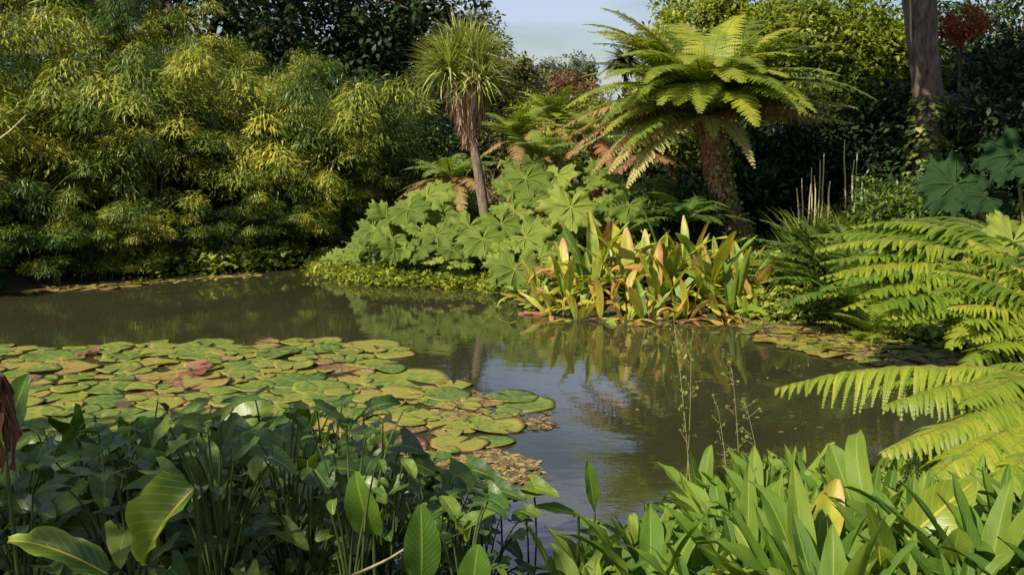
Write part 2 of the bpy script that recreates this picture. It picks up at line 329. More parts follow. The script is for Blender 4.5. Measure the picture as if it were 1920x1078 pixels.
# ------------------------------------------------------------------ bamboo hillside on the left
BV = [bamboo_meshes(k, M['bamboo'], 2.7, 11, .40+.07*k) for k in range(4)]
BL = [bamboo_meshes(9+k, M['bamboo'], 2.4, 10, .38, True) for k in range(2)]
BD = [bamboo_meshes(k, M['bamboo_dark'], 2.4, 13, .5) for k in range(2)]
bam = []
def edge_pts():
    A = np.array([(-9.2, 12.2), (-8.0, 12.8), (-6.7, 13.5), (-5.6, 14.5), (-4.6, 15.1), (-3.7, 15.8), (-3.0, 16.8), (-2.5, 17.9)]); return A
E = edge_pts(); seglen = np.concatenate([[0], np.cumsum(np.linalg.norm(np.diff(E, axis=0), axis=1))])
nrow = 8
for row in range(nrow):
    n = 9 if row < 2 else 8
    for k in range(n):
        s = (k+.5*(row % 2)+rand(-.18, .18))/(n-.5)*seglen[-1]; s = min(max(s, 0), seglen[-1])
        ex = np.interp(s, seglen, E[:, 0]); ey = np.interp(s, seglen, E[:, 1])
        x = ex-.30*row*(1-s/seglen[-1])-.05*row+rand(-.2, .2); y = ey+.35+row*1.12+rand(-.25, .25)
        sc = rand(.72, 1.2)*(.70 if row == 0 else 1.0)*(1.12 if row > 5 and k < 4 else 1)
        if row >= 3:
            px_ = 960+F*x/y; lim = at(px_, np.interp(px_, [200, 350, 560, 760, 860], [-160, 0, 85, 180, 240]), y)[2]; sc = min(sc, max(.42, (lim-hz(x, y))/2.3))
        m_ = (BL[random.randrange(2)] if row in (0,) or row > 4 and random.random() < .6 else BV[random.randrange(4)]) if not (k >= n-2 and row > 2) else BD[random.randrange(2)]
        bam.append(place_clump(m_, x, y, (sc, sc, sc*rand(.95, 1.1)), 'bamboo_clump'))
        bam[-1]['category'] = 'bamboo'; bam[-1]['group'] = 'bamboo clumps covering the left hillside'
for k in range(13):
    s = (k+rand(.2, .8))/13*seglen[-1]; x = np.interp(s, seglen, E[:, 0]); y = np.interp(s, seglen, E[:, 1])-.02
    sc = rand(.36, .55); bam.append(place_clump(BL[k % 2], x, y, (sc*1.2, sc*1.2, sc), 'bamboo_clump')); bam[-1]['category'] = 'bamboo'; bam[-1]['group'] = 'bamboo clumps covering the left hillside'
label_rows(bam, 'feathery bamboo clump, {o} from left in the hillside\'s {r}',
           ['topmost row', 'second row down', 'third row down', 'fourth row down', 'fourth row up', 'third row up', 'second row up', 'lowest row'])

# ------------------------------------------------------------------ trees and shrubs
def crown_gen(g, lobes, nblob, leaves, Ls, W, tmpl, shell=.55, blob=.42, droop=.25, tb=.5, tv=.25):
    """lobes: list of (centre, radii). Leaf clumps spread through each lobe's volume"""
    cs = []
    for c, r in lobes:
        c = np.array(c, float); r = np.array(r, float); v = rvec(nblob); q = rng.uniform(shell**3, 1, nblob)**(1/3)
        p = c+v*r*q[:, None]*rng.uniform(.85, 1.15, (nblob, 1)); cs.append(p)
        n = nblob*leaves; pc = np.repeat(p, leaves, 0); vv = rvec(n); vv[:, 2] = vv[:, 2]*.8+.12
        br = np.repeat(rng.uniform(.5, 1.2, nblob), leaves)*blob
        P = pc+vv*(br*rng.uniform(.2, 1, n)**.5)[:, None]
        d = vv*.8+rng.normal(size=(n, 3))*.5; d[:, 2] -= droop
        up = vv*.6+np.array([0, 0, 1.])+rng.normal(size=(n, 3))*.45
        L_ = rng.uniform(*Ls, n); t = np.repeat(tb+rng.uniform(-tv, tv, nblob), leaves)+rng.normal(size=n)*.10
        g.inst(*tmpl, frames(d, up), P, np.stack([L_*W, L_, L_], -1), t)
    return np.vstack(cs)
def tree(name, base, height, lobes, leafm, label, cat='tree', group=None, trad=.16, nblob=60, leaves=60, Ls=(.10, .17), W=.5, tmpl=ovalv,
         barkm=None, lean=(0, 0), blob=.42, limbs=5, shell=.5, tb=.5, tv=.25, trunk_top=.62):
    base = np.array(base, float); r = empty(name, base, label, cat, group)
    g = G(); L2 = [(base+np.array(c), rr) for c, rr in lobes]; cs = crown_gen(g, L2, nblob, leaves, Ls, W, tmpl, shell, blob, tb=tb, tv=tv)
    g.obj('crown', leafm, r)
    t = G(); top = base+np.array([lean[0], lean[1], height*trunk_top]); u = np.linspace(0, 1, 8)[:, None]
    pts = base-np.array([0, 0, .2])+(top-base+np.array([0, 0, .2]))*u+np.array([.06, .05, 0])*np.sin(u*5)*height*.08
    t.tube(pts, trad*np.linspace(1.15, .55, 8), 9, lump=.08)
    for k in range(limbs):
        tgt = cs[random.randrange(len(cs))]; s = pts[random.randrange(4, 8)]
        mid = (s+tgt)/2+np.array([0, 0, .12*height*rand(.2, .8)]); v = np.linspace(0, 1, 6)[:, None]
        t.tube((1-v)**2*s+2*v*(1-v)*mid+v*v*tgt, trad*np.linspace(.45, .08, 6), 5)
    t.obj('trunk', barkm or M['bark'], r)
    return r
def P3(px, py, Y_): return at(px, py, Y_)

# dark trees along the left ridge (px, top, Y, radius, material)
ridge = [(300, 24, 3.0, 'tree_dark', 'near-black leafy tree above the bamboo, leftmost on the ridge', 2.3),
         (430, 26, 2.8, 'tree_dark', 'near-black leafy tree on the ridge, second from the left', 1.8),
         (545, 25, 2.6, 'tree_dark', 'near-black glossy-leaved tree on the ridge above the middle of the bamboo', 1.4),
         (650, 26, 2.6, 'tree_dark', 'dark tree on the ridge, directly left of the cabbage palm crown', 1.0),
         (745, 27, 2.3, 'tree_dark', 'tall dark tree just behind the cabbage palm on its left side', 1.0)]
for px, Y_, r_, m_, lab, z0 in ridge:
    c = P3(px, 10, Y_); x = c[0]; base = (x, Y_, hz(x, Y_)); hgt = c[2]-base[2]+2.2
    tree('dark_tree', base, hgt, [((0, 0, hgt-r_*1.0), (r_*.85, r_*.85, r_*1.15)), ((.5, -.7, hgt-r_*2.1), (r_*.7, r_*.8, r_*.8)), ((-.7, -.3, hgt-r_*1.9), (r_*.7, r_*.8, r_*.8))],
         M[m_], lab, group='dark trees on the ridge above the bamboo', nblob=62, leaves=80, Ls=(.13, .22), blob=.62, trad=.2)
# taller olive-brown crowns behind the cabbage palm, falling to the right
for px, top, Y_, r_, m_, lab in [(815, 5, 31, 1.6, 'tree_olive', 'olive-brown tree rising behind the cabbage palm head, touching the top of the picture'),
                             (880, 25, 33, 1.0, 'tree_grey', 'grey-green tree at the left edge of the sky gap'),
                             (962, 118, 31, .65, 'tree_olive', 'small olive-brown tree sloping down into the sky gap, right of the cabbage palm')]:
    c = P3(px, top, Y_); b0 = hz(c[0], Y_); hgt = c[2]-b0
    tree('hillside_tree', (c[0], Y_, b0), hgt, [((0, 0, hgt-r_*.9), (r_, r_, r_)), ((.3, -.5, hgt-r_*1.9), (r_*1.1, r_, r_*1.1))], M[m_], lab, nblob=48, leaves=70, Ls=(.10, .17), blob=.4)
c = P3(1066, 104, 52); b0 = hz(c[0], 52); hgt = c[2]-b0
tree('distant_tree', (c[0], 52, b0), hgt, [((0, 0, hgt-.75), (1.45, 1.3, .72)), ((.6, 0, hgt-1.25), (.9, 1, .6)), ((-.7, 0, hgt-1.2), (.8, 1, .55))], M['tree_grey'],
     'distant grey-green flat-topped tree standing in the sky gap', nblob=60, leaves=60, Ls=(.1, .2), blob=.33)
c = P3(1062, 140, 38); b0 = hz(c[0], 38); hgt = c[2]-b0
tree('russet_shrub', (c[0], 38, b0), hgt, [((0, 0, hgt-.75), (1.05, 1, .75)), ((-.5, -.3, hgt-1.5), (1, 1, .9)), ((.6, -.3, hgt-1.6), (1, 1, .9))], M['russet'],
     'russet-brown rounded shrub below the distant tree in the sky gap', 'shrub', nblob=42, leaves=60, Ls=(.09, .15), blob=.3)
# mid-valley green shrubs behind the gunnera
for px, top, Y_, r_, m_, lab in [(1008, 140, 33, 1.0, 'tree_olive', 'olive shrub at the bottom of the sky gap, left of the russet shrub'), (1110, 165, 30, .8, 'tree_olive', 'olive shrub at the bottom of the sky gap, right of the russet shrub'), (1000, 175, 27, .95, 'tree_lime', 'yellow-green shrub behind the small tree ferns, left of the russet shrub'),
                             (1095, 195, 25, .8, 'tree_lime', 'yellow-green shrub in the valley between the two tree fern groups'),
                             (1145, 230, 22, .85, 'bamboo_dark', 'green shrub hidden behind the drooping brown fronds of the big tree fern'),
                             (1040, 250, 22, .7, 'tree_lime', 'low yellow-green shrub above the highest gunnera leaves'),
                             (930, 225, 26, .8, 'tree_olive', 'olive shrub just right of the cabbage palm skirt'),
                             (760, 215, 23, 1.1, 'bamboo_dark', 'dark green shrub left of the cabbage palm skirt'),
                             (700, 190, 24, 1.0, 'bamboo_dark', 'dark green shrub at the right end of the bamboo hillside, higher one'),
                             (790, 300, 19.5, .7, 'weed', 'light green bush behind the brown fern left of the cabbage palm trunk')]:
    c = P3(px, top, Y_); b0 = hz(c[0], Y_); hgt = c[2]-b0
    tree('valley_shrub', (c[0], Y_, b0), hgt, [((0, 0, hgt-r_), (r_, r_, r_)), ((.2, -.3, max(hgt-r_*1.9, .4)), (r_*1.1, r_, r_))], M[m_], lab, 'shrub', nblob=48, leaves=55, Ls=(.08, .14), blob=.28, W=.35, trad=.06)
# right side: lime crown high behind the big tree fern
for px, top, Y_, r_, m_, lab in [(1318, 0, 21, 1.15, 'tree_lime', 'sunlit lime-green tree at the right edge of the sky gap'),
                             (1400, -40, 22, 1.6, 'tree_lime', 'sunlit yellow-green tree directly above the big tree fern crown'),
                             (1480, 10, 19.5, 1.0, 'tree_lime', 'lower lime-green tree just behind the right side of the big fern crown'),
             (1645, 40, 19.5, .8, 'tree_lime', 'small lime-green tree directly left of the thick bark trunk'),
             (1560, -30, 21, 1.5, 'tree_lime', 'yellow-green tree between the big tree fern and the thick bark trunk')]:
    c = P3(px, top, Y_); b0 = hz(c[0], Y_); hgt = c[2]-b0
    tree('lime_tree', (c[0], Y_, b0), hgt, [((0, 0, hgt-r_*.8), (r_, r_, r_*.9)), ((.4, -.4, hgt-r_*1.7), (r_*1.0, r_, r_*.9)), ((-.3, .2, hgt-r_*1.9), (r_*.8, r_*.8, r_*.9))], M[m_], lab,
         group='lime-green trees behind the big tree fern', nblob=85, leaves=95, Ls=(.08, .13), blob=.33)
# dark shrubs making the shaded thicket on the right
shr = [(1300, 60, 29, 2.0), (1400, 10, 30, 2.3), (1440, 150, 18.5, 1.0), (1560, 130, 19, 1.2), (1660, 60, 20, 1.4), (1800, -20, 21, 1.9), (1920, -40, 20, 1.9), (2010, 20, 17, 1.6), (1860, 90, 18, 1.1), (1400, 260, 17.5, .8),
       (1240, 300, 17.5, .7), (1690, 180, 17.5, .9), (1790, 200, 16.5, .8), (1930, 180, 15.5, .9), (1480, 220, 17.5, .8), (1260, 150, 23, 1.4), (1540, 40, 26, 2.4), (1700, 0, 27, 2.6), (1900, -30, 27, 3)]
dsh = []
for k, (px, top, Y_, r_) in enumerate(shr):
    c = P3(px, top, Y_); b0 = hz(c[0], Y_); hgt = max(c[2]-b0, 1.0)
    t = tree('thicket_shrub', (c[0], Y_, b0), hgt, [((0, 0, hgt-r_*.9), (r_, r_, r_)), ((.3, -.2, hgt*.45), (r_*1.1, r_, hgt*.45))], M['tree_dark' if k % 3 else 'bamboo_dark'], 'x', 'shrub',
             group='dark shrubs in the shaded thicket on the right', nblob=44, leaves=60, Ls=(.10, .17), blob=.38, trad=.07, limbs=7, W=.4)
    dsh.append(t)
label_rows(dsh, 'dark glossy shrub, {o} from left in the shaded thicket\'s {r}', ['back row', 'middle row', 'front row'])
# mid green shrubs at the thicket's foot
for px, top, Y_, r_, lab in [(1690, 350, 13.6, .42, 'low mid-green shrub at the foot of the thicket, right of the dry canes'), (1640, 330, 14.4, .4, 'low green shrub directly behind the dry canes'),
                         (1790, 330, 13.2, .5, 'loose green shrub below the thick bark trunk'), (1270, 330, 15.5, .5, 'dull green shrub in shade left of the big tree fern trunk')]:
    c = P3(px, top, Y_); b0 = hz(c[0], Y_); hgt = max(c[2]-b0, .7)
    tree('low_shrub', (c[0], Y_, b0), hgt, [((0, 0, hgt-r_), (r_*1.2, r_, r_)), ((.1, -.1, hgt*.4), (r_*1.3, r_, hgt*.4))], M['bamboo_dark'], lab, 'shrub', nblob=40, leaves=45, Ls=(.07, .13), blob=.2, trad=.03, W=.3)
# big forest tree: trunk enters the top of the frame; its canopy spreads over the thicket
c = P3(1742, 190, 16.2)
M['bark_rough'] = barkmat('rough_bark', (.05, .032, .022), (.36, .26, .19), scale=(7, 7, 1.6), bump=.06, ns=3)
r = empty('forest_tree', (c[0], 16.2, hz(c[0], 16.2)), 'big forest tree with thick rough brown trunk leaving the top right of the picture', 'tree')
g = G(); top = P3(1722, -20, 16.2); b = np.array([c[0]+.03, 16.2, hz(c[0], 16.2)-.2])
tp = [b, b*.5+c*.5+np.array([.04, 0, 0]), c, (c+top)/2+np.array([-.02, 0, 0]), top, top+np.array([-.25, -.2, 1.2]), top+np.array([-.5, -.6, 2.6]), top+np.array([-.9, -1.2, 4.2])]
g.tube(tp, [.28, .23, .2, .215, .23, .2, .16, .08], 16, lump=.12)
for tgt in [(3, 15.2, 7.4), (4.8, 13.2, 7.6), (3.3, 17.2, 7.8), (5.6, 13.6, 7.9), (6.4, 15.2, 8), (7.2, 13, 7.6), (2.7, 8.8, 7.9)]:  # the last limb only carries the added shading lobe
    s = np.array(tp[6]); tgt = np.array(tgt, float); v = np.linspace(0, 1, 7)[:, None]; mid = (s+tgt)/2+np.array([0, 0, .5])
    g.tube((1-v)**2*s+2*v*(1-v)*mid+v*v*tgt, np.linspace(.11, .02, 7), 6)
g.obj('trunk', M['bark_rough'], r)
g = G(); crown_gen(g, [((2.9, 13.6, 7.6), (1.6, 1.6, 1.1)), ((4.6, 12.8, 7.8), (1.8, 1.8, 1.1)), ((5.2, 14.6, 8.3), (2.0, 1.6, 1.2)), ((7.2, 12.6, 7.6), (1.9, 2, 1.2)), ((2.5, 8.6, 8.0), (1.5, 1.5, .9))], 70, 60, (.14, .24), .5, ovalv, .3, .5)  # last lobe is unseen, added to shade the gunnera at the right edge
g.obj('crown', M['tree_dark'], r)
# big tree on the near left bank whose shade falls on the foreground
r = empty('bank_tree', (-8.2, 2.0, hz(-8.2, 2.0)), 'tall leafy tree on the near left bank beside the camera, outside the picture', 'tree')
g = G(); g.tube([(-8.2, 2, 0), (-8.1, 2, 2), (-7.8, 2, 4), (-7.3, 2, 6)], [.28, .24, .2, .12], 10, lump=.08)
for tgt in [(-7.2, 1.4, 6.8), (-5.9, .3, 6.9), (-8.8, 1.8, 7.6)]:
    s = np.array((-7.8, 2, 4.2)); tgt = np.array(tgt, float); v = np.linspace(0, 1, 7)[:, None]
    g.tube((1-v)**2*s+2*v*(1-v)*((s+tgt)/2+np.array([0, 0, .5]))+v*v*tgt, np.linspace(.12, .02, 7), 6)
g.obj('trunk', M['bark'], r)
g = G(); crown_gen(g, [((-7.2, .4, 6.8), (2.0, 1.2, .9)), ((-5.7, -.2, 7.1), (1.4, 1.1, .8)), ((-9.2, 1.4, 7.2), (1.6, 1.5, 1))], 34, 34, (.12, .2), .55, ovalv, .2, .42)
g.obj('crown', M['tree_dark'], r)
# ivy climbing the forest tree, copper shrub, pale liana
g = G(); n = 900; u = rng.uniform(0, 1, n); a = rng.uniform(0, 2*PI, n); ctr = b+(c-b)*u[:, None]*1.05
P = ctr+np.stack([np.cos(a), np.sin(a), 0*a], -1)*(.24+.16*(1-u)*rng.uniform(0, 1, n))[:, None]
dd = np.stack([np.cos(a), np.sin(a), -.9+0*a], -1)+rng.normal(size=(n, 3))*.5
g.inst(*ovalv, frames(dd, np.stack([np.cos(a), np.sin(a), .6+0*a], -1)), P, rng.uniform(.06, .12, n), rng.uniform(.1, .7, n))
o = g.obj('ivy', M['ivy']); tag(o, 'ivy climbing the lower part of the thick forest trunk', 'ivy')
c2 = P3(1808, 25, 17); tree('copper_shrub', (c2[0], 17, hz(c2[0], 17)), c2[2]-hz(c2[0], 17), [((0, 0, c2[2]-hz(c2[0], 17)-.2), (.38, .3, .26))], M['copper'], 'copper-red leafy branch tree to the right of the thick forest trunk', 'shrub', nblob=22, leaves=34, Ls=(.08, .13), blob=.14, trad=.04, W=.4, trunk_top=.9)
g = G(); g.tube([P3(1708, 80, 16.0), P3(1707, 20, 16.0), P3(1706, -60, 16.1), top+np.array([-.2, -.2, 1.3])], .012, 5); tag(g.obj('liana', M['cane']), 'thin pale vine hanging just left of the thick forest trunk', 'vine')
# small dark palm on the sky edge
r = empty('small_palm', P3(1165, 250, 24), 'small blue-green palm poking up at the right edge of the sky gap', 'palm')
g = G(); hd = P3(1172, 118, 24); g.tube([P3(1180, 330, 24), P3(1176, 220, 24), hd], [.07, .06, .05], 7); g.obj('trunk', M['bark'], r)
g = G(); n = 260; v = rvec(n); v[:, 2] = np.abs(v[:, 2])*.7-.3; 
g.inst(*narrow, frames(v, v+np.array([0, 0, 1.5])), np.tile(hd, (n, 1)), np.stack([np.full(n, .10), rng.uniform(.4, .75, n), rng.uniform(.4, .75, n)], -1), rng.uniform(.2, .8, n))
g.obj('crown', M['tree_grey'], r)

# ------------------------------------------------------------------ ferns
def bez(P0, P1, P2, n):
    t = np.linspace(0, 1, n)[:, None]; return (1-t)**2*np.array(P0)+2*t*(1-t)*np.array(P1)+t*t*np.array(P2)
def frond(parent, P0, P1, P2, plen, pairs, pinn, mat, tint=.5, droop=.25, up=(0, 0, 1), stalk=.08, rr=.008, curl=0.0, pw=None, sweep=.35, name='frond'):
    """one bipinnate frond along a curve: a tapering rachis carrying pinnae, each pinna carrying pinnules"""
    n = 24; cur = bez(P0, P1, P2, n); tan = nrm(np.gradient(cur, axis=0)); up = np.array(up, float)
    Lr = np.linalg.norm(np.diff(cur, axis=0), axis=1).sum()
    u = np.linspace(stalk, .995, pairs); ti = u*(n-1)
    C0 = np.stack([np.interp(ti, np.arange(n), cur[:, k]) for k in range(3)], -1); T0 = nrm(np.stack([np.interp(ti, np.arange(n), tan[:, k]) for k in range(3)], -1))
    prof = np.minimum(1, ((u-stalk)/(1-stalk)+.12)/.34)**.8*np.clip((1.02-u)/.62, 0, 1)**.75
    side = nrm(np.cross(T0, up)); nor = nrm(np.cross(side, T0))
    g = G()
    for s in (-1, 1):
        ln = plen*prof*rng.uniform(.88, 1.1, pairs); sw = sweep*rng.uniform(.7, 1.3, pairs)
        d = nrm(side*s*np.cos(sw)[:, None]+T0*np.sin(sw)[:, None]+nor*.10+rng.normal(size=(pairs, 3))*.05)
        v = np.linspace(.04, .97, pinn); vv = v[None, :, None]
        dr = droop*rng.uniform(.7, 1.35, pairs)
        A = C0[:, None]+d[:, None]*ln[:, None, None]*vv+np.array([0, 0, -1])*(dr*ln)[:, None, None]*vv**2+nor[:, None]*(curl*ln)[:, None, None]*vv**3
        dA = nrm(np.gradient(A, axis=1)); nn = nrm(np.cross(np.cross(dA, nor[:, None]), dA)*1.0)
        sp = ln/pinn*(1+.55*dr**2); w0 = np.broadcast_to(((plen/pairs)*0+Lr*(1-stalk)/pairs*.80 if pw is None else pw), (pairs,))
        pl = w0[:, None]*(1-.75*v[None]**1.6)*rng.uniform(.85, 1.1, (pairs, pinn))
        pl = np.minimum(pl, (ln*.5)[:, None])
        for q in (-1, 1):
            dq = nrm(np.cross(dA, nn)*q*.93+dA*.35)
            pdn = dq.reshape(-1, 3).copy(); pdn[:, 2] -= .12
            sc = np.stack([np.repeat(sp, pinn)*1.2, pl.ravel(), pl.ravel()*.5], -1)
            g.inst(*rhomb, frames(pdn, nn.reshape(-1, 3)), A.reshape(-1, 3), sc, np.repeat(tint+rng.normal(size=pairs)*.13, pinn)+rng.normal(size=pairs*pinn)*.05)
        # the midrib of every pinna: a slim flat strip
        wv = nrm(np.cross(dA, nn))*(.0045+0*v)[None, :, None]*(1-v*.7)[None, :, None]
        VV = np.stack([A-wv, A+wv], 2)+nn[:, :, None]*.0015; i, j = np.meshgrid(np.arange(pairs), np.arange(pinn-1), indexing='ij'); b_ = (i*pinn+j)*2
        g.add(VV.reshape(-1, 3), np.stack([b_, b_+1, b_+3, b_+2], -1).reshape(-1, 4), tint+.1)
    fo = g.obj(name, mat, parent)
    t = G(); t.tube(cur, np.linspace(rr, rr*.22, n), 5); t.obj('rachis', M['rachis'], fo)
    return fo
def fronds_around(parent, C0, n, length, plen, mat, pairs, pinn, el=(35, 70), tipdrop=(.2, .6), az=(0, 360), tint=(.35, .65), droop=.25, rr=.008):
    for k in range(n):
        a = R(az[0]+(az[1]-az[0])*(k+rand(.1, .9))/n); e = R(rand(*el)); Lg = length*rand(.85, 1.1)
        h = np.array([math.cos(a), math.sin(a), 0]); P1 = C0+(h*math.cos(e)+np.array([0, 0, math.sin(e)]))*Lg*.6
        P2 = P1+h*Lg*.52*math.cos(e*.3)+np.array([0, 0, 1])*Lg*(.25*math.sin(e)-rand(*tipdrop))
        frond(parent, C0, P1, P2, plen*rand(.85, 1.1), pairs, pinn, mat, rand(*tint), droop, rr=rr)

# the big tree fern
b0 = onz(1397, 492, .12); YB = float(b0[1]); b0 = np.array([b0[0], YB, hz(b0[0], YB)-.1]); CR = at(1322, 228, YB-.1)
tf = empty('tree_fern', b0, 'big tree fern with leaning reddish fibrous trunk and wide green and brown frond crown', 'tree fern')
g = G(); n = 26; t_ = np.linspace(0, 1, n)[:, None]; pts = b0*(1-t_)+CR*t_+np.array([-.05, 0, 0])*np.sin(t_*PI)+np.array([.03, 0, 0])*np.sin(t_*9)
g.tube(pts, np.interp(t_[:, 0], [0, .12, .5, .85, 1], [.23, .165, .155, .17, .17]), 22, lump=.13); trunk_o = g.obj('trunk', M['trunkfern'], tf)
g = G(); n = 1500; u = rng.uniform(0.02, 1, n); a = rng.uniform(0, 2*PI, n); i_ = (u*25).astype(int); od = np.stack([np.cos(a), np.sin(a), 0*a], -1)
P = pts[i_]+od*.145; dd = od*.5+np.array([0, 0, -.9])+rng.normal(size=(n, 3))*.35
g.inst(*narrow, frames(dd, od), P, np.stack([np.full(n, .022), rng.uniform(.06, .13, n), rng.uniform(.06, .13, n)], -1), rng.uniform(0, .75, n))
g.obj('trunk_fibre', M['dry'], tf)
g = G(); n = 650; u = rng.uniform(0, .92, n)**1.2; a = rng.uniform(-.55*PI, .45*PI, n); i_ = (u*25).astype(int); od = np.stack([np.cos(a), np.sin(a), 0*a], -1)
P = pts[i_]+od*rng.uniform(.16, .23, n)[:, None]; g.inst(*ovalv, frames(od*.6+rng.normal(size=(n, 3))*.6, od+np.array([0, 0, .5])), P, rng.uniform(.035, .075, n), rng.uniform(.0, 1, n))
tag(g.obj('ivy', M['ivy']), 'small-leaved creeper growing on the right side of the leaning tree fern trunk', 'creeper')
def fr(dirpx, dY, el, Lg, plen, mat, tint, drop, start=None, pairs=40, pinn=9, droop=.25, lift=.6):
    """frond leaving the crown towards screen direction"""
    s = CR+np.array([0, 0, .05]) if start is None else start
    h = nrm(np.array([dirpx, dY, 0.])); P1 = s+(h*math.cos(R(el))+np.array([0, 0, math.sin(R(el))]))*Lg*lift; P2 = P1+h*Lg*(1.05-lift)*(1-.25*max(0, el-40)/40)+np.array([0, 0, -drop*Lg+.08*Lg*max(0, el-40)/40])
    frond(tf, s, P1, P2, plen, pairs, pinn, M[mat], tint, droop, rr=.014)
for k in range(84):                                  # upright green crown
    a = 2*PI*(k+rand(-.3, .3))/84; x, y = math.cos(a), math.sin(a)
    el = rand(46, 82) if y > -.35 else rand(34, 62)
    fr(x, y, el, rand(1.95, 2.5), rand(.32, .42), 'fern', rand(.15, .85), rand(-.06, .20) if y > -.35 else rand(.15, .4), pairs=46, droop=rand(.1, .4), lift=rand(.5, .64))
for x, y, el, Lg, m_, t_, dr in [(-1, -.15, 14, 1.75, 'fern_dead', .4, .36), (-1, -.05, 22, 2.0, 'fern_dead', .7, .30), (-1, .15, 18, 1.95, 'fern_dead', .5, .36), (1, -.15, 20, 2.0, 'fern_pale', .3, .14), (.9, .5, 24, 1.9, 'fern_dead', .6, .1), (-1, -.9, 16, 1.6, 'fern', .3, .42), (.9, -.5, 26, 1.9, 'fern', .4, .3), (-1, -.5, 10, 1.75, 'fern_dead', .55, .52), (-1, .25, 12, 1.7, 'fern_dead', .3, .40), (-1, -.75, 8, 1.7, 'fern_dead', .7, .5),
                                 (-1, .6, 5, 1.6, 'fern_pale', .4, .5), (-.9, -.8, 5, 1.5, 'fern_pale', .5, .65), (1, -.2, 6, 1.9, 'fern_pale', .35, .10), (1, -.6, 14, 1.7, 'fern_dead', .5, .16), (1, .3, 10, 1.8, 'fern', .3, .16),
                                 (.8, -.8, 20, 1.5, 'fern_dead', .4, .2), (1, .0, 22, 1.8, 'fern_dead', .6, .14), (-1, 0, 28, 1.9, 'fern', .6, .35), (-1, -.6, 26, 1.8, 'fern', .6, .4), (-1, .4, 30, 1.9, 'fern', .5, .3), (-1, -.3, 20, 1.9, 'fern_dead', .5, .42), (-1, 0, 6, 1.6, 'fern_pale', .2, .3), (1, -.35, 30, 1.8, 'fern', .5, .25), (1, .1, 34, 1.9, 'fern', .5, .2)]:
    fr(x, y, el, Lg, .30, m_, t_, dr, droop=.45 if 'dead' in m_ or 'pale' in m_ else .3)
fr(-.05, -1, 12, .95, .19, 'fern_pale', .6, .42, pairs=26, droop=.15); fr(.42, -1, 6, 1.15, .21, 'fern_pale', .65, .62, pairs=28, droop=.15)

# smaller tree ferns behind the cabbage palm and gunnera
for px, py, Y_, n, Lg, m_, lab in [(965, 262, 21, 20, 1.15, 'fern', 'tree fern with upright green crown, just right of the cabbage palm skirt'),
                               (1045, 232, 24, 18, 1.2, 'fern', 'tree fern with olive crown, second to the right of the cabbage palm'),
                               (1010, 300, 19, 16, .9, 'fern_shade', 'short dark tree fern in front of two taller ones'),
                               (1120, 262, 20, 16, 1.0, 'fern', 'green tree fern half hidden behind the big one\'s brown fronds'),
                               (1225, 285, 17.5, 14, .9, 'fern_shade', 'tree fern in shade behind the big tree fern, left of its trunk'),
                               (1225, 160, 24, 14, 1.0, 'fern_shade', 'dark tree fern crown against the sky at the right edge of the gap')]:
    c = P3(px, py, Y_); b = np.array([c[0], Y_, hz(c[0], Y_)-.1]); r = empty('small_tree_fern', b, lab, 'tree fern')
    g = G(); g.tube(np.linspace(b, c, 12), .11, 12, lump=.12); g.obj('trunk', M['trunkfern'], r)
    fronds_around(r, c, n, Lg, .22, M[m_], 26, 6, (30, 68), (.15, .5), tint=(.35, .75), rr=.009)
    for k in range(3): fronds_around(r, c, 1, Lg*.9, .2, M['fern_dead'], 22, 6, (-10, 5), (.5, .8), az=(180+60*k, 240+60*k), rr=.008)
# half-brown fern left of the cabbage palm trunk
c = P3(845, 335, 17.6); r = empty('brown_fern', (c[0], 17.6, hz(c[0], 17.6)), 'half-withered fern with rusty lower fronds, left of the cabbage palm trunk', 'fern')
g = G(); g.tube(np.linspace([c[0], 17.6, hz(c[0], 17.6)-.1], c, 6), .1, 10, lump=.1); g.obj('trunk', M['trunkfern'], r)
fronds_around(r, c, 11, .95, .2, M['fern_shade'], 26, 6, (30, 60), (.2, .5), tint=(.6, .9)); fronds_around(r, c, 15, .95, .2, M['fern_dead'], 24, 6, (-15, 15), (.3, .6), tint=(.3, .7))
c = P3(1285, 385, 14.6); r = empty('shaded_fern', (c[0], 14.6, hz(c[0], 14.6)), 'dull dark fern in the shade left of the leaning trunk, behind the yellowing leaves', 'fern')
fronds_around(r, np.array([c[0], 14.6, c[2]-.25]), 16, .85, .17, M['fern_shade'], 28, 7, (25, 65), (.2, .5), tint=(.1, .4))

# ferns on the right bank
def fan(n, mids, tips, tint=(.05, .8)):
    out = []
    for k in range(n):
        t = (k+rand(.1, .9))/n*(len(tips)-1); i = min(int(t), len(tips)-2); f = t-i
        m = [mids[i][q]*(1-f)+mids[i+1][q]*f for q in range(3)]; e = [tips[i][q]*(1-f)+tips[i+1][q]*f for q in range(3)]
        out.append((m[0]+rand(-15, 15), m[1]+rand(-12, 12), m[2]+rand(-.25, .25), e[0]+rand(-25, 25), e[1]+rand(-14, 14), e[2]+rand(-.3, .3), rand(*tint), rand(.8, 1.1)))
    return out
def fernpx(name, cpx, cpy, cY, label, specs, mat, plen, pairs, pinn, cat='fern', group=None, droop=.35, rr=.009, base=None):
    """specs: (mid px, mid py, mid Y, tip px, tip py, tip Y[, tint[, plen factor]])"""
    c = at(cpx, cpy, cY) if base is None else np.array(base, float)
    r = empty(name, (c[0], c[1], hz(c[0], c[1])), label, cat, group)
    for s in specs:
        frond(r, c, at(*s[0:3]), at(*s[3:6]), plen*(s[7] if len(s) > 7 else 1), pairs, pinn, M[mat], s[6] if len(s) > 6 else rand(.4, .7), droop, rr=rr)
    return r
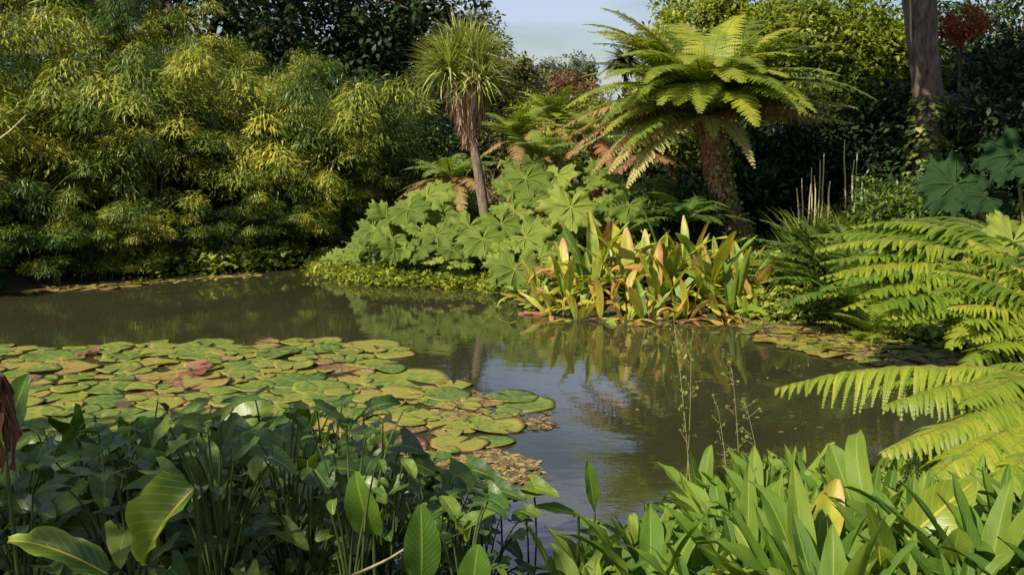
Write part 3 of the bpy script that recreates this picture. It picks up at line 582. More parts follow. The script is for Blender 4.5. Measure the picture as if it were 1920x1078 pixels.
fernpx('fern', 1585, 575, 11.2, 'mid-green fern beside the leaning trunk foot, above the brown root lump',
       [(1540, 470, 11.2, 1420, 470, 11.2), (1520, 430, 11.4, 1425, 412, 11.5), (1560, 440, 11.3, 1490, 408, 11.5), (1530, 500, 11, 1425, 530, 11), (1600, 430, 11.2, 1560, 420, 11.5), (1560, 520, 10.8, 1470, 575, 10.8),
        (1540, 530, 11.2, 1450, 500, 11.4)] + fan(12, [(1610, 430, 11.5), (1540, 460, 11.2), (1530, 520, 11)], [(1540, 405, 11.6), (1425, 450, 11.4), (1440, 550, 10.9)]) + [(1610, 480, 11.4, 1640, 430, 11.7), (1560, 490, 11, 1465, 440, 11.2), (1600, 520, 10.8, 1540, 545, 10.6)], 'fern_shade', .28, 32, 10, droop=.2)
fernpx('fern', 1960, 560, 9.2, 'large lime-green fern arching from the right edge towards the leaning trunk',
       [(1760, 400, 9.3, 1530, 470, 9.4, .6), (1820, 380, 9.6, 1600, 425, 9.8, .5), (1790, 450, 9.0, 1540, 520, 9.0, .5), (1850, 440, 8.8, 1640, 560, 8.8, .55), (1900, 420, 9.6, 1720, 415, 10.0, .6),
        (1870, 470, 8.6, 1720, 600, 8.5, .45), (1940, 430, 9.6, 1860, 400, 9.9, .6), (1900, 520, 8.5, 1780, 650, 8.3, .5), (1850, 520, 8.9, 1660, 600, 8.9, .35), (1940, 480, 8.7, 1840, 500, 8.2, .65), (1950, 450, 9, 1800, 470, 9, .6)]
       + fan(28, [(1880, 380, 9.8), (1790, 420, 9.4), (1790, 470, 9.0), (1850, 540, 8.8)], [(1740, 405, 10.2), (1545, 450, 9.7), (1570, 545, 9.0), (1690, 620, 8.6)]),
       'fern_lime', .46, 36, 14, droop=.3, rr=.011)
fernpx('fern', 2010, 640, 7.6, 'bright lime fern at the right edge, just above the long drooping frond over the water',
       [(1900, 520, 7.7, 1760, 540, 7.8, .6), (1930, 500, 7.9, 1820, 450, 8.2, .6), (1960, 560, 7.3, 1830, 640, 7.2, .5), (1980, 520, 7.5, 1900, 500, 7.6, .7), (1930, 600, 7.3, 1800, 690, 7.2, .4), (2000, 560, 7.2, 1930, 640, 7.0, .6)]
       + fan(20, [(1960, 470, 8.2), (1930, 500, 7.8), (1900, 560, 7.5), (1940, 620, 7.2)], [(1860, 440, 8.4), (1770, 490, 8.0), (1760, 570, 7.7), (1850, 670, 7.2)]),
       'fern_lime', .38, 36, 14, droop=.35, rr=.010)
fernpx('fern', 2060, 800, 6.0, 'nearest lime-green fern, its long frond drooping over the water from the right edge',
       [(1850, 620, 6.0, 1455, 728, 6.2, .6, 1.0), (1930, 660, 5.6, 1660, 760, 5.5, .55, .9), (1960, 700, 5.3, 1730, 830, 5.1, .5, .85), (2000, 680, 5.6, 1850, 780, 5.3, .6, .9), (2010, 720, 5.2, 1880, 860, 4.9, .55, .8), (1990, 650, 6.2, 1840, 690, 6.4, .4, .9), (2040, 690, 5.6, 1960, 740, 5.2, .6, .8), (1880, 640, 6.2, 1620, 735, 6.5, .5, .8), (1940, 720, 5.5, 1760, 900, 5.3, .45, .8), (1930, 650, 5.9, 1720, 700, 6.1, .6, .9), (1990, 700, 5.4, 1800, 790, 5.2, .6, 1)]
       + fan(9, [(1950, 700, 5.3), (1930, 730, 5.1), (1970, 760, 4.9)], [(1640, 840, 5.3), (1740, 930, 5.0), (1880, 940, 4.7)]) + fan(6, [(1960, 640, 5.8), (1990, 690, 5.4)], [(1790, 730, 5.7), (1900, 850, 5.0)]),
       'fern_lime', .42, 48, 20, droop=.75, rr=.010)

# ------------------------------------------------------------------ cabbage palm
def ribbon_t(n, w, curve, fold=.0, twist=0):
    """leaf template along +Y: n segments, w(v) half-width profile, curve = droop at the tip"""
    v = np.linspace(0, 1, n+1); y = np.sin(v*curve)/curve if curve else v; z = -(1-np.cos(v*curve))/curve if curve else 0*v
    hw = np.array([w(q) for q in v])
    V = np.stack([np.stack([-hw, y, z+fold*hw], -1), np.stack([0*v, y, z], -1), np.stack([hw, y, z+fold*hw], -1)], 1).reshape(-1, 3)
    Fc = []
    for k in range(n):
        for q in (0, 1): Fc.append([k*3+q, k*3+q+1, k*3+q+4, k*3+q+3])
    uv = np.stack([np.tile([1, 0, 1], n+1).astype(float), np.repeat(v, 3), np.zeros(3*(n+1))], -1)
    return V, np.array(Fc), uv
sword = [ribbon_t(6, lambda v: .5*math.sin(PI*min(1, (v+.12)/1.12)**.6)+.02, c, .018) for c in (.25, .7, 1.3, 1.9)]
YC = 16.3; cb = at(908, 395, YC); cb = np.array([cb[0]+.08, YC, hz(cb[0], YC)-.1]); hd1 = at(868, 150, YC); 
cp = empty('cabbage_palm', cb, 'cabbage palm with spiky green head, brown dead-leaf skirt and slender bare trunk', 'cabbage palm')
g = G(); tr = [cb, at(905, 375, YC), at(893, 300, YC), at(882, 240, YC), hd1]; tr = np.array(tr)
tt = np.linspace(0, 4, 22); tr2 = np.stack([np.interp(tt, range(5), tr[:, k]) for k in range(3)], -1)
g.tube(tr2, np.linspace(.085, .055, 22), 12, lump=.07); g.obj('trunk', M['bark_pale'], cp)
def head(c, n, Lg, zmin, zmax, mat, name, rad=.05, w=.034, droop_sel=(0, 1, 2), az=None, tint=(.2, .8)):
    g = G()
    for k in droop_sel:
        m_ = n//len(droop_sel); a = rng.uniform(0, 2*PI, m_); z = rng.uniform(zmin, zmax, m_); h = np.sqrt(np.maximum(0, 1-z*z))
        d = np.stack([np.cos(a)*h, np.sin(a)*h, z], -1); P = c+d*rad+np.array([0, 0, 1])*rng.uniform(-.12, .12, m_)[:, None]
        L_ = Lg*rng.uniform(.75, 1.1, m_); tV, tF, uv = sword[k]
        g.inst(tV, tF, frames(d, np.array([0, 0, 1.])+rng.normal(size=(m_, 3))*.15), P, np.stack([np.full(m_, w)*rng.uniform(.7, 1.2, m_), L_, L_], -1), rng.uniform(*tint, m_), uv)
    return g.obj(name, mat, cp)
for (px, py, n, Lg, dy) in [(843, 138, 420, .66, -.1), (888, 118, 430, .68, .1), (898, 152, 360, .62, -.15), (862, 108, 420, .66, .2)]:
    head(at(px, py, YC+dy), n, Lg, -.15, .99, M['sword'], 'leaf_head', tint=(.05, 1), w=.027, droop_sel=(0, 0, 1, 1, 2))
g = G()
for k, (n, y0, y1, r0, Lg) in enumerate([(520, 145, 170, .30, .50), (520, 160, 195, .21, .48), (420, 180, 222, .12, .42), (260, 205, 240, .05, .36)]):
    a = rng.uniform(0, 2*PI, n); f_ = rng.uniform(0, 1, n); ctr = np.array([at(872+8*q, y0+(y1-y0)*q, YC) for q in f_]); od = np.stack([np.cos(a), np.sin(a), 0*a], -1)
    P = ctr+od*(r0*rng.uniform(.4, 1.1, n))[:, None]; d = od*rng.uniform(-.34, .16, n)[:, None]+np.array([0, 0, -1.])+rng.normal(size=(n, 3))*.13
    tV, tF, uv = sword[0]; L_ = Lg*rng.uniform(.7, 1.15, n)
    g.inst(tV, tF, frames(d, od+.01), P, np.stack([np.full(n, .030)*rng.uniform(.6, 1.2, n), L_, L_], -1), rng.uniform(.1, .95, n), uv)
g.obj('dead_leaf_skirt', M['sword_dead'], cp)
head(at(870, 150, YC), 160, .42, -.75, -.1, M['sword_dead'], 'fading_leaves', .1, droop_sel=(1, 2, 3))

# ------------------------------------------------------------------ gunnera
def gunnera_mesh(seed, mat):
    r_ = random.Random(seed); g = G(); na, nr = 189, 9; V = [(0, 0, 0)]; U = [(0, 0, 0)]; a0 = R(14)
    nl = 7; ph = [r_.uniform(-.06, .06) for _ in range(nl)]
    for i in range(na+1):
        th = a0+(2*PI-2*a0)*i/na; q = (th-a0)/(2*PI-2*a0)*nl; k = min(int(q), nl-1); fq = q-k
        lobe = 1-abs(2*fq-1)**2.2; tooth = .17*abs(((q*3.0+.5) % 1)-.5)*2+.09*abs(((q*8.0+.5) % 1)-.5)*2; wob = math.sin(th*2+seed*1.7)*.05+math.sin(th*5+seed)*.035
        size = .66+.36*math.sin((th)/2)**.5+ph[k]
        Rb = size*(.74+.32*lobe+wob)
        for j in range(1, nr+1):
            u = (j/nr)**.85; Rm = Rb*(1-tooth*u**5); Ri = size*.93; rad = u*(Ri*(1-u*u)+Rm*u*u)
            vein = math.cos(2*PI*(fq-.5)); z = .16*u**1.6-.22*u**3.2+.030*vein*u+.012*math.cos(2*PI*q*3)*u*u+.05*math.cos(th*2+seed)*u*u+.045*math.cos(q*5.3+seed*2+u*6)*u+.03*math.sin(rad*math.cos(th)*17+seed)*math.cos(rad*math.sin(th)*14)*u+.02*math.cos(q*31+u*11)*u**3
            ang = th+PI/2+PI
            V.append((math.cos(ang)*rad*.5, math.sin(ang)*rad*.5, z*.5)); U.append((0, 0, 0))
    def ix(i, j): return 1+i*nr+(j-1)
    Q = []; T3 = []
    for i in range(na):
        T3.append((0, ix(i, 1), ix(i+1, 1)))
        for j in range(1, nr): Q.append((ix(i, j), ix(i, j+1), ix(i+1, j+1), ix(i+1, j)))
    V = np.array(V); 
    # tint follows the raised veins: paler ribs
    n = len(V); tint = np.full(n, .5)
    for i in range(na+1):
        q = i/na*nl; fq = q-int(min(q, nl-1)); 
        for j in range(1, nr+1): tint[ix(i, j)] = .46+(.32*(1-j/nr*.5) if abs(fq-.5) < .045 else 0)+r_.uniform(-.05, .05)
    g.add(V, np.array(Q), tint); g.F.append(np.array(T3))
    # thick ribs under the blade and down the middle of each lobe
    for k in range(nl):
        th = a0+(2*PI-2*a0)*(k+.5)/nl; ang = th+PI/2+PI; e = np.array([math.cos(ang), math.sin(ang), 0])*.40*(.66+.36*math.sin(th/2)**.5)
        g.tube([(0, 0, -.004), e*.5+np.array([0, 0, .045]), e+np.array([0, 0, .03])], [.011, .007, .003], 4, .85)
    return g.mesh('leaf', mat)
GV = [gunnera_mesh(k, M['gunnera']) for k in range(5)]; GVD = [gunnera_mesh(10+k, M['gunnera_shaded']) for k in range(2)]
def gunnera(label, cpx, cpy, cY, leaves, meshes=GV, group='gunnera plants on the promontory'):
    c = at(cpx, cpy, cY); zc = hz(c[0], cY); r = empty('gunnera', (c[0], cY, zc), label, 'gunnera', group)
    leaves = list(leaves)
    if meshes is GV and len(leaves) > 3:
        for q in range(5):
            b_ = random.choice(leaves); leaves.append((b_[0]+rand(-38, 38), b_[1]+rand(-8, 34), rand(38, 66), b_[3]+rand(-.1, .35)))
    for (px, py, w, Y_, *rest) in leaves:
        p = at(px, py, Y_); size = w/F*Y_*rand(.98, 1.28); az = rand(-.9, .7) if not rest else rest[0]; tilt = R(rand(15, 66)) if len(rest) < 2 else R(rest[1])
        nor = np.array([math.sin(az)*math.sin(tilt), -math.cos(az)*math.sin(tilt), math.cos(tilt)])
        out = p-np.array([c[0], cY, zc]); out[2] = 0; tipd = nrm(np.array([out[0]*1.2, -abs(out[1])*.5-.25, -.45])); tipd = tipd-nor*np.dot(tipd, nor)
        Mx = frames(tipd[None], nor[None])[0]
        lf = link('leaf', random.choice(meshes), r, loc=p-np.array(r.location), M=Mx, sc=float(size))
        g = G(); s = np.array([c[0], cY, zc-.05])+np.array([rand(-.12, .12), rand(-.12, .12), 0]); mid = (s+p)/2+np.array([0, .05, .12])-nor*.05
        g.tube(bez(s, mid, p-nor*.012*size, 8), np.linspace(.024, .012, 8)*min(1.2, size+.3), 6); g.obj('petiole', M['petiole'], r)
    return r
gunnera('gunnera with the broadest upright leaf, in the middle of the promontory top', 1060, 470, 15.6,
        [(1070, 388, 105, 14.7, .1, 50), (1045, 328, 90, 15.7), (1095, 345, 80, 15.8), (1110, 400, 70, 15.2), (1035, 365, 80, 15.4), (1010, 410, 70, 15.0), (1090, 430, 60, 15.0)])
gunnera('gunnera whose leaves crown the mound just right of the cabbage palm trunk', 975, 470, 15.9,
        [(985, 335, 120, 15.6, -.2, 35), (962, 358, 75, 15.4), (1000, 372, 80, 15.2), (950, 392, 60, 15.2), (965, 395, 70, 15.0), (1000, 305, 60, 16.3), (1025, 345, 70, 16), (1045, 372, 60, 15.8)])
gunnera('gunnera with pale ruffled leaves in front of the cabbage palm foot', 900, 500, 15.1,
        [(905, 448, 105, 14.3, 0, 42), (880, 425, 70, 14.9), (940, 420, 85, 14.6), (860, 440, 70, 14.7), (985, 445, 90, 14.3), (1040, 455, 80, 14.2), (945, 465, 60, 14.2), (965, 420, 60, 15.1)])
gunnera('gunnera with one large leaf hanging down to the water, left of the yellowing leaves', 985, 530, 14.0,
        [(965, 505, 105, 13.4, -.1, 58), (1010, 485, 70, 13.6), (935, 490, 60, 13.9), (1030, 510, 60, 13.5), (1040, 480, 60, 13.7)])
gunnera('gunnera at the left end of the mound with drooping pale leaves', 770, 480, 15.4,
        [(800, 368, 90, 15.4, -.3, 38), (765, 392, 95, 15.0, -.3, 40), (725, 408, 80, 15.0), (700, 428, 70, 14.8, -.4, 50), (735, 448, 80, 14.5), (790, 430, 75, 14.7), (830, 400, 70, 15.2), (820, 365, 70, 15.8)])
gunnera('gunnera low on the bank between the left mound end and the cabbage palm foot', 820, 510, 14.9,
        [(820, 440, 85, 14.5, 0, 48), (785, 465, 65, 14.3), (850, 470, 70, 14.3), (760, 468, 55, 14.3), (865, 492, 50, 14.1), (815, 485, 50, 14.2)])
gunnera('small gunnera alone at the water edge, at the left tip of the promontory', 640, 500, 15.6, [(645, 478, 62, 15.3, -.2, 45), (625, 492, 44, 15.4), (665, 492, 40, 15.2)])
gunnera('gunnera partly shaded by the big tree fern, left of its trunk', 1190, 450, 15.8,
        [(1180, 385, 100, 14.9, .1, 45), (1165, 342, 80, 15.8), (1225, 365, 75, 15.6), (1205, 410, 70, 15.0), (1145, 370, 65, 15.6), (1235, 340, 60, 16.2), (1150, 420, 55, 15), (1125, 320, 60, 16.4)])
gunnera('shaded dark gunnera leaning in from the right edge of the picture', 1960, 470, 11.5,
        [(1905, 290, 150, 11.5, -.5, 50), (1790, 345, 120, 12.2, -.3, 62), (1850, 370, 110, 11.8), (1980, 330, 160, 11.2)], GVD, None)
gunnera('gunnera leaf with pale veins among the lime ferns at the right edge', 2010, 560, 8.8, [(1900, 452, 150, 9.4, -.4, 55), (2010, 480, 150, 9.4)], GV, None)

# ------------------------------------------------------------------ broad leaf builder
def blade(L_, W_, prof, lobe=0.0, arch=.8, fold=.25, wave=.03, twist=0.0, nv=12, seed=0, tint=.5, roll=0.0, tipc=None):
    """leaf blade along +Y with bent midrib, folded halves and wavy edges"""
    r_ = np.random.default_rng(seed); us = np.array([-1, -.66, -.33, 0, .33, .66, 1]); nu = 7
    v = np.linspace(0, 1, nv+1); hw = np.array([prof(q) for q in v])*W_/2
    bend = arch*v**1.3+ (0 if tipc is None else tipc*np.maximum(0, v-.75)*4)
    yy = np.concatenate([[0], np.cumsum(np.cos((bend[1:]+bend[:-1])/2))/nv])*L_; zz = -np.concatenate([[0], np.cumsum(np.sin((bend[1:]+bend[:-1])/2))/nv])*L_
    ph = r_.uniform(0, 6, 4)
    V = np.zeros((nv+1, nu, 3)); U = np.zeros((nv+1, nu, 3)); T = np.zeros((nv+1, nu))
    for k in range(nu):
        u = us[k]; back = -lobe*L_*abs(u)**1.4*(1-v)**2.2
        tw = twist*v
        x = hw*u*(1-roll*abs(u)*.45); zf = fold*hw*abs(u)*(1 if fold > 0 else 1)-roll*hw*u*u+wave*L_*np.sin(v*14+ph[0]+u*1.5)*u*u+wave*.4*L_*np.sin(v*31+ph[1])*u*u
        V[:, k, 0] = x*np.cos(tw)-zf*np.sin(tw)*0; V[:, k, 1] = yy+back*np.cos(bend)+np.sin(bend)*zf*.9; V[:, k, 2] = zz+zf*np.cos(bend)+x*np.sin(tw)-back*0
        U[:, k, 0] = abs(u); U[:, k, 1] = v; T[:, k] = tint+r_.normal()*.01
    i, j = np.meshgrid(np.arange(nv), np.arange(nu-1), indexing='ij'); b_ = i*nu+j
    return V.reshape(-1, 3), np.stack([b_, b_+1, b_+nu+1, b_+nu], -1).reshape(-1, 4), T.ravel(), U.reshape(-1, 3)
lanceP = lambda v: (math.sin(PI*min(1, v*.93+.06)**1.15))**.8*(1 if v > .25 else .45+2.2*v)
ovalP = lambda v: math.sin(PI*min(1, (v*.9+.08))**.85)**.65
arrowP = lambda v: (1-v)**.75*(1.0 if v > .06 else .75)*1.05+.0
heartP = lambda v: math.sin(PI*min(1, (v*.8+.2))**1.0)**.6
def blade_mesh(name, mat, tipt=0.0, **k):
    V, Fc, T, U = blade(**k); g = G()
    T = T+tipt*U[:, 1]+(.15 if tipt else 0)*(U[:, 0] > .9)
    g.add(V, Fc, T, U); return g.mesh(name, mat)

# ------------------------------------------------------------------ yellowing skunk cabbage clump
roundP = lambda v: max(.06, math.sin(PI*min(1, .03+.97*v)**1.25))**.62
SK = [blade_mesh('leaf', M['skunk'], tipt=tp_, L_=1, W_=w_, prof=roundP if k % 3 else ovalP, roll=[.1, .5, .3, .6, .8, .2, .9, .4, .3, .7][k], arch=a_, fold=f_, wave=wv, twist=tw, seed=k, tint=t_, nv=14, tipc=tc_)
      for k, (w_, a_, f_, wv, tw, t_, tp_, tc_) in enumerate([(.27, .15, .5, .010, 0, .30, .1, None), (.25, .5, .4, .012, .3, .40, .15, None), (.26, 1.1, .35, .012, -.3, .48, .15, None), (.24, 1.7, .4, .014, .5, .55, .15, .6), (.20, 2.4, .6, .02, .8, .78, .15, .8),
                                                          (.28, .3, .3, .010, .2, .50, .25, None), (.17, 1.0, .8, .02, 1.0, .85, .1, 1.0), (.23, .8, .5, .012, -.5, .22, .35, None), (.25, 3.1, .3, .012, .3, .5, .1, None), (.22, .6, .7, .015, .9, .65, .2, None)])]
sk_spots = [(1110, 545, 12.7, .80), (1180, 560, 12.3, .62), (1250, 550, 12.5, .72), (1330, 555, 12.5, .66), (1060, 575, 12.1, .55), (1130, 596, 11.75, .45), (1210, 600, 11.65, .45), (1290, 600, 11.7, .5), (1370, 590, 12.0, .6), (1010, 570, 12.4, .5),
            (1160, 520, 13.2, .66), (1290, 520, 13.2, .62), (1060, 530, 13.0, .55), (1400, 560, 12.6, .5), (1235, 585, 12.0, .55), (1345, 600, 11.75, .4), (1085, 600, 11.7, .4), (1215, 530, 13.0, .7), (1380, 540, 13.0, .5),
            (1035, 590, 11.95, .4), (1165, 575, 12.1, .5), (1265, 575, 12.2, .5), (1320, 580, 12.1, .48), (1100, 565, 12.4, .55), (1420, 585, 12.1, .42), (1005, 545, 12.9, .45), (1345, 525, 13.3, .55), (1125, 525, 13.2, .6), (1255, 605, 11.6, .36), (1170, 606, 11.58, .36), (1400, 602, 11.75, .34), (1060, 550, 12.6, .5), (1290, 545, 12.8, .55)]
sk = []
for k, (px, py, Y_, Lg) in enumerate(sk_spots):
    c = at(px, py, Y_); zc = max(hz(c[0], Y_), -.04)-.02; r = empty('skunk_cabbage', (c[0], Y_, zc), None, 'plant', 'yellowing skunk cabbage plants at the water edge'); sk.append(r)
    n = 15 if Lg > .5 else 12
    for j in range(n):
        a = 2*PI*(j+rand(-.35, .35))/n; inner = j % 4 == 0; el = R(rand(55, 86) if inner else rand(-4, 58)); mi = random.choice([0, 5, 5, 7, 1, 2] if inner else [1, 2, 3, 3, 4, 5, 9, 6, 8, 8, 2, 7])
        d = np.array([math.cos(a)*math.cos(el), math.sin(a)*math.cos(el), math.sin(el)]); up = np.array([-math.cos(a)*math.sin(el), -math.sin(a)*math.sin(el), math.cos(el)])+rng.normal(size=3)*.35
        L_ = Lg*rand(.75, 1.28)*(1.06 if inner else .92)
        link('leaf', SK[mi], r, loc=(math.cos(a)*.05, math.sin(a)*.05, 0), M=frames(d[None], up[None])[0], sc=(float(L_*rand(.7, .95)), float(L_), float(L_)))
label_rows(sk, 'yellowing skunk cabbage plant, {o} from left in the clump\'s {r}', ['back row', 'middle row', 'waterline row'])
# the long pale leaf lying on the water right of the clump
r = empty('fallen_leaf', at(1385, 585, 11.75), 'long pale leaf lying over water at the yellowing clump\'s right end', 'leaf')
V, Fc, T, U = blade(.58, .17, ovalP, 0, .35, .1, .01, 0, seed=3, tint=.42); g = G(); g.add(V, Fc, T, U); me = g.mesh('blade', M['skunk'])
link('blade', me, r, loc=(0, 0, 0), M=frames(np.array([[1, -.15, .03]]), np.array([[-.0, -.55, .8]]))[0]); r.location.z = .10

# ------------------------------------------------------------------ lily pads
def pad_mesh(seed, mat, rim=.04, notch=.28, wav=.01, tv=.0):
    r_ = np.random.default_rng(seed); na, nr = 48, 5; V = [(0, 0, .004)]; T = [.6]; ph = r_.uniform(0, 6, 5)
    for i in range(na+1):
        th = notch/2+(2*PI-notch)*i/na; Rm = 1+.035*math.sin(3*th+ph[0])+.02*math.sin(7*th+ph[1]); e = min(i, na-i)/na
        if e < .04: Rm *= .93+1.7*e
        for j in range(1, nr+1):
            u = j/nr; z = .006+rim*u**6*(.5+.5*math.sin(th*2+ph[2]))+wav*math.sin(th*3+ph[3])*u*u+.004*math.cos(th*11)*u
            V.append((math.cos(th)*Rm*u, math.sin(th)*Rm*u, z)); T.append(.5+tv*math.sin(th+ph[4])*u+.22*(u > .95)+.14*(1 if math.cos(th*12) > .9 and u < .9 else 0)+r_.normal()*.03)
    Q = []; T3 = []; ix = lambda i, j: 1+i*nr+(j-1)
    for i in range(na):
        T3.append((0, ix(i, 1), ix(i+1, 1)))
        for j in range(1, nr): Q.append((ix(i, j), ix(i, j+1), ix(i+1, j+1), ix(i+1, j)))
    b = len(V)                                           # rim skirt gives the pad its thickness
    for i in range(na+1):
        p = V[ix(i, nr)]; V.append((p[0]*.985, p[1]*.985, p[2]-.03)); T.append(.95)
    for i in range(na): Q.append((ix(i, nr), b+i, b+i+1, ix(i+1, nr)))
    return np.array(V), np.array(Q), np.array(T3), np.array(T)
PADS = []
for k in range(16):
    base_t = [.32, .40, .48, .36, .68, .30, .42, .58, .84, .38, .45, .72, .35, .5, .62, .95][k]
    V, Q, T3, T = pad_mesh(k, None, rim=[.02, .06, .02, .16][k % 4], notch=[.12, .3, .45, .2][k % 4], wav=[.02, .05, .01][k % 3], tv=.12)
    g = G(); g.add(V, Q, T-.5+base_t); g.F.append(T3); PADS.append((g.mesh('lily_pad', M['pad']), ['yellow-green', 'yellow-green', 'yellowish', 'green', 'brownish', 'green', 'yellow-green', 'yellow', 'purple-brown', 'green', 'yellowish', 'rusty', 'green', 'yellowish', 'bronze', 'dark red-brown'][k]))
def pad(x, y, rad, k=None, group='lily pads in the near raft', lift=0.0, kind=None):
    if k is None: k = random.choices(range(16), weights=[4, 4, 3, 3, 1.5, 2, 4, 1.8, .4, 3, 3, .9, 2, 2, 1.3, .25])[0]
    me, look = PADS[k]; o = bpy.data.objects.new('lily_pad', me); C.objects.link(o)
    o.location = (x, y, .004+lift); o.scale = (rad*rand(.92, 1.05), rad*rand(.9, 1.05), rad); o.rotation_euler = (rand(-.02, .02), rand(-.02, .02), rand(0, 6.28))
    o['category'] = 'lily pad'; o['group'] = group; o['look'] = look
    return o
padl = []; placed = []
def inpoly(x, y, poly):
    c = False; n = len(poly)
    for i in range(n):
        a, b = poly[i], poly[(i+1) % n]
        if (a[1] > y) != (b[1] > y) and x < a[0]+(y-a[1])/(b[1]-a[1])*(b[0]-a[0]): c = not c
    return c
# hand-placed pads: px, py, width in px, variant
for px, py, wpx, k in [(240, 667, 95, 1), (550, 713, 135, 0), (760, 712, 175, 6), (450, 690, 110, 0), (660, 715, 80, 4), (700, 648, 105, 2), (740, 664, 80, 0), (330, 650, 100, 10), (440, 655, 100, 6), (90, 668, 110, 0),
                       (40, 688, 100, 2), (520, 665, 90, 3), (600, 655, 80, 9), (640, 690, 90, 8), (380, 720, 110, 7), (210, 728, 110, 9), (120, 745, 90, 5), (300, 705, 120, 4), (760, 775, 110, 2), (690, 742, 90, 4), (755, 742, 90, 7),
                       (850, 722, 75, 13), (960, 745, 110, 5), (985, 757, 120, 12), (840, 795, 90, 2), (895, 790, 70, 13), (860, 832, 110, 9), (925, 828, 80, 5), (700, 805, 120, 14), (250, 780, 120, 9), (130, 790, 110, 0), (60, 800, 80, 7), (230, 810, 130, 6), (750, 840, 120, 15)]:
    p = onz(px, py); rad = wpx/F*p[1]/2*1.02; o = pad(p[0], p[1], rad, k); padl.append(o); placed.append((p[0], p[1], rad))
raft = [(-20, 650), (120, 655), (300, 642), (480, 640), (720, 640), (770, 662), (740, 690), (870, 715), (800, 735), (1040, 752), (1000, 770), (930, 790), (950, 835), (900, 850), (760, 860), (600, 850), (400, 860), (100, 860), (-20, 850)]
for tries in range(6000):
    if len(padl) >= 245: break
    px, py = rand(-20, 1050), rand(640, 860)
    if not inpoly(px, py, raft): continue
    p = onz(px, py); rad = rand(.08, .27)
    if any((p[0]-a)**2+(p[1]-b)**2 < ((rad+c)*.66)**2 for a, b, c in placed): continue
    if float(sdist(np.array([p[0]]), np.array([p[1]]))[0]) > -rad*.7: continue
    o = pad(p[0], p[1], rad, lift=rand(0, .012)); padl.append(o); placed.append((p[0], p[1], rad))
label_rows(padl, '{a} lily pad, {o} from left in the near raft\'s {r}', ['farthest row', 'second farthest row', 'third farthest row', 'fourth farthest row', 'fifth farthest row', 'sixth farthest row', 'sixth nearest row',
           'fifth nearest row', 'fourth nearest row', 'third nearest row', 'second nearest row', 'nearest row'])
# pinkish upturned pads
for px, py, wpx, lab in [(372, 690, 55, 'pink-red upturned lily pad in the middle of the near raft'), (360, 706, 60, 'dull pink lily pad lying in front of the pink upturned one'), (165, 668, 45, 'dark pink curled lily pad on the left half of the raft'), (178, 660, 26, 'small pale pink upright leaf tip on the left half of the raft')]:
    p = onz(px, py); V, Q, T3, T = pad_mesh(px, None, .16, .5, .05, .3); g = G(); g.add(V*(wpx/F*p[1]/2), Q, T); g.F.append(T3)
    o = g.obj('lily_pad', M['pad_pink']); o.location = (p[0], p[1], .025); o.rotation_euler = (R(7), R(-4), rand(0, 6)); tag(o, lab, 'lily pad')
# far-left strip and right strip of small pads
def strip(poly, n, r0, r1, group, fmt, rows, ks, sep=.6, zl=.004):
    out = []; pl = []; xs = [q[0] for q in poly]; ys = [q[1] for q in poly]
    for tries in range(9000):
        if len(out) >= n: break
        px, py = rand(min(xs), max(xs)), rand(min(ys), max(ys))
        if not inpoly(px, py, poly): continue
        p = onz(px, py); rad = rand(r0, r1)
        if any((p[0]-a)**2+(p[1]-b)**2 < ((rad+c)*sep)**2 for a, b, c in pl): continue
        if float(sdist(np.array([p[0]]), np.array([p[1]]))[0]) > -rad*.3: continue
        out.append(pad(p[0], p[1], rad, random.choice(ks), group, rand(0, .01))); pl.append((p[0], p[1], rad))
    label_rows(out, fmt, rows)
strip([(55, 545), (60, 532), (200, 522), (340, 508), (470, 505), (478, 520), (350, 522), (240, 540), (60, 548)], 80, .08, .17, 'lily pads in the far strip on the left',
      'small {a} lily pad, {o} from left in the bamboo-side strip\'s {r}', ['back row', 'middle row', 'inner row', 'front row'], [4, 7, 7, 10, 14, 11, 2])
strip([(1380, 600), (1480, 610), (1640, 620), (1760, 640), (1880, 660), (1870, 700), (1760, 700), (1600, 680), (1470, 655), (1400, 630)], 95, .07, .16, 'lily pads in the strip on the right below the ferns',
      'small {a} lily pad, {o} from left in the fern-side strip\'s {r}', ['back row', 'second row', 'third row', 'fourth row', 'front row'], [4, 7, 11, 10, 14, 0, 0, 9, 3, 5, 12], .5)
# floating plant debris mats
def floatmat(name, polys, n, label, mat='mat', L0=.012, L1=.06):
    n = int(n*1.5)
    g = G(); pts = []
    for poly in polys:
        xs = [q[0] for q in poly]; ys = [q[1] for q in poly]; k = 0
        while k < n//len(polys):
            px, py = rand(min(xs), max(xs)), rand(min(ys), max(ys))
            if inpoly(px, py, poly) and math.sin(px*.11+py*.3)+math.sin(px*.043-py*.17)+rand(-1, 1.2) > -.4: pts.append(onz(px, py)); k += 1
    P = np.array(pts); m_ = len(P); P[:, 2] = rng.uniform(.003, .010, m_); d = rng.normal(size=(m_, 3)); d[:, 2] *= .04; up = np.array([0, 0, 1.])+rng.normal(size=(m_, 3))*.1
    L_ = L0+(L1*1.6-L0)*rng.uniform(0, 1, m_)**3; g.inst(*ovalv, frames(d, up), P, np.stack([L_*rng.uniform(.12, .6, m_), L_, L_*.1], -1), rng.uniform(0, 1, m_))
    tag(g.obj(name, M[mat]), label, 'floating plants', kind='stuff')
floatmat('floating_debris', [[(850, 860), (930, 845), (1010, 870), (1010, 905), (930, 905), (820, 880)]], 2200, 'pinkish-brown floating plant debris at the near right corner of the raft')
floatmat('floating_debris', [[(820, 745), (900, 735), (920, 765), (850, 790), (810, 775)]], 1100, 'brown stringy floating mat lying between pads near the right end of the raft')
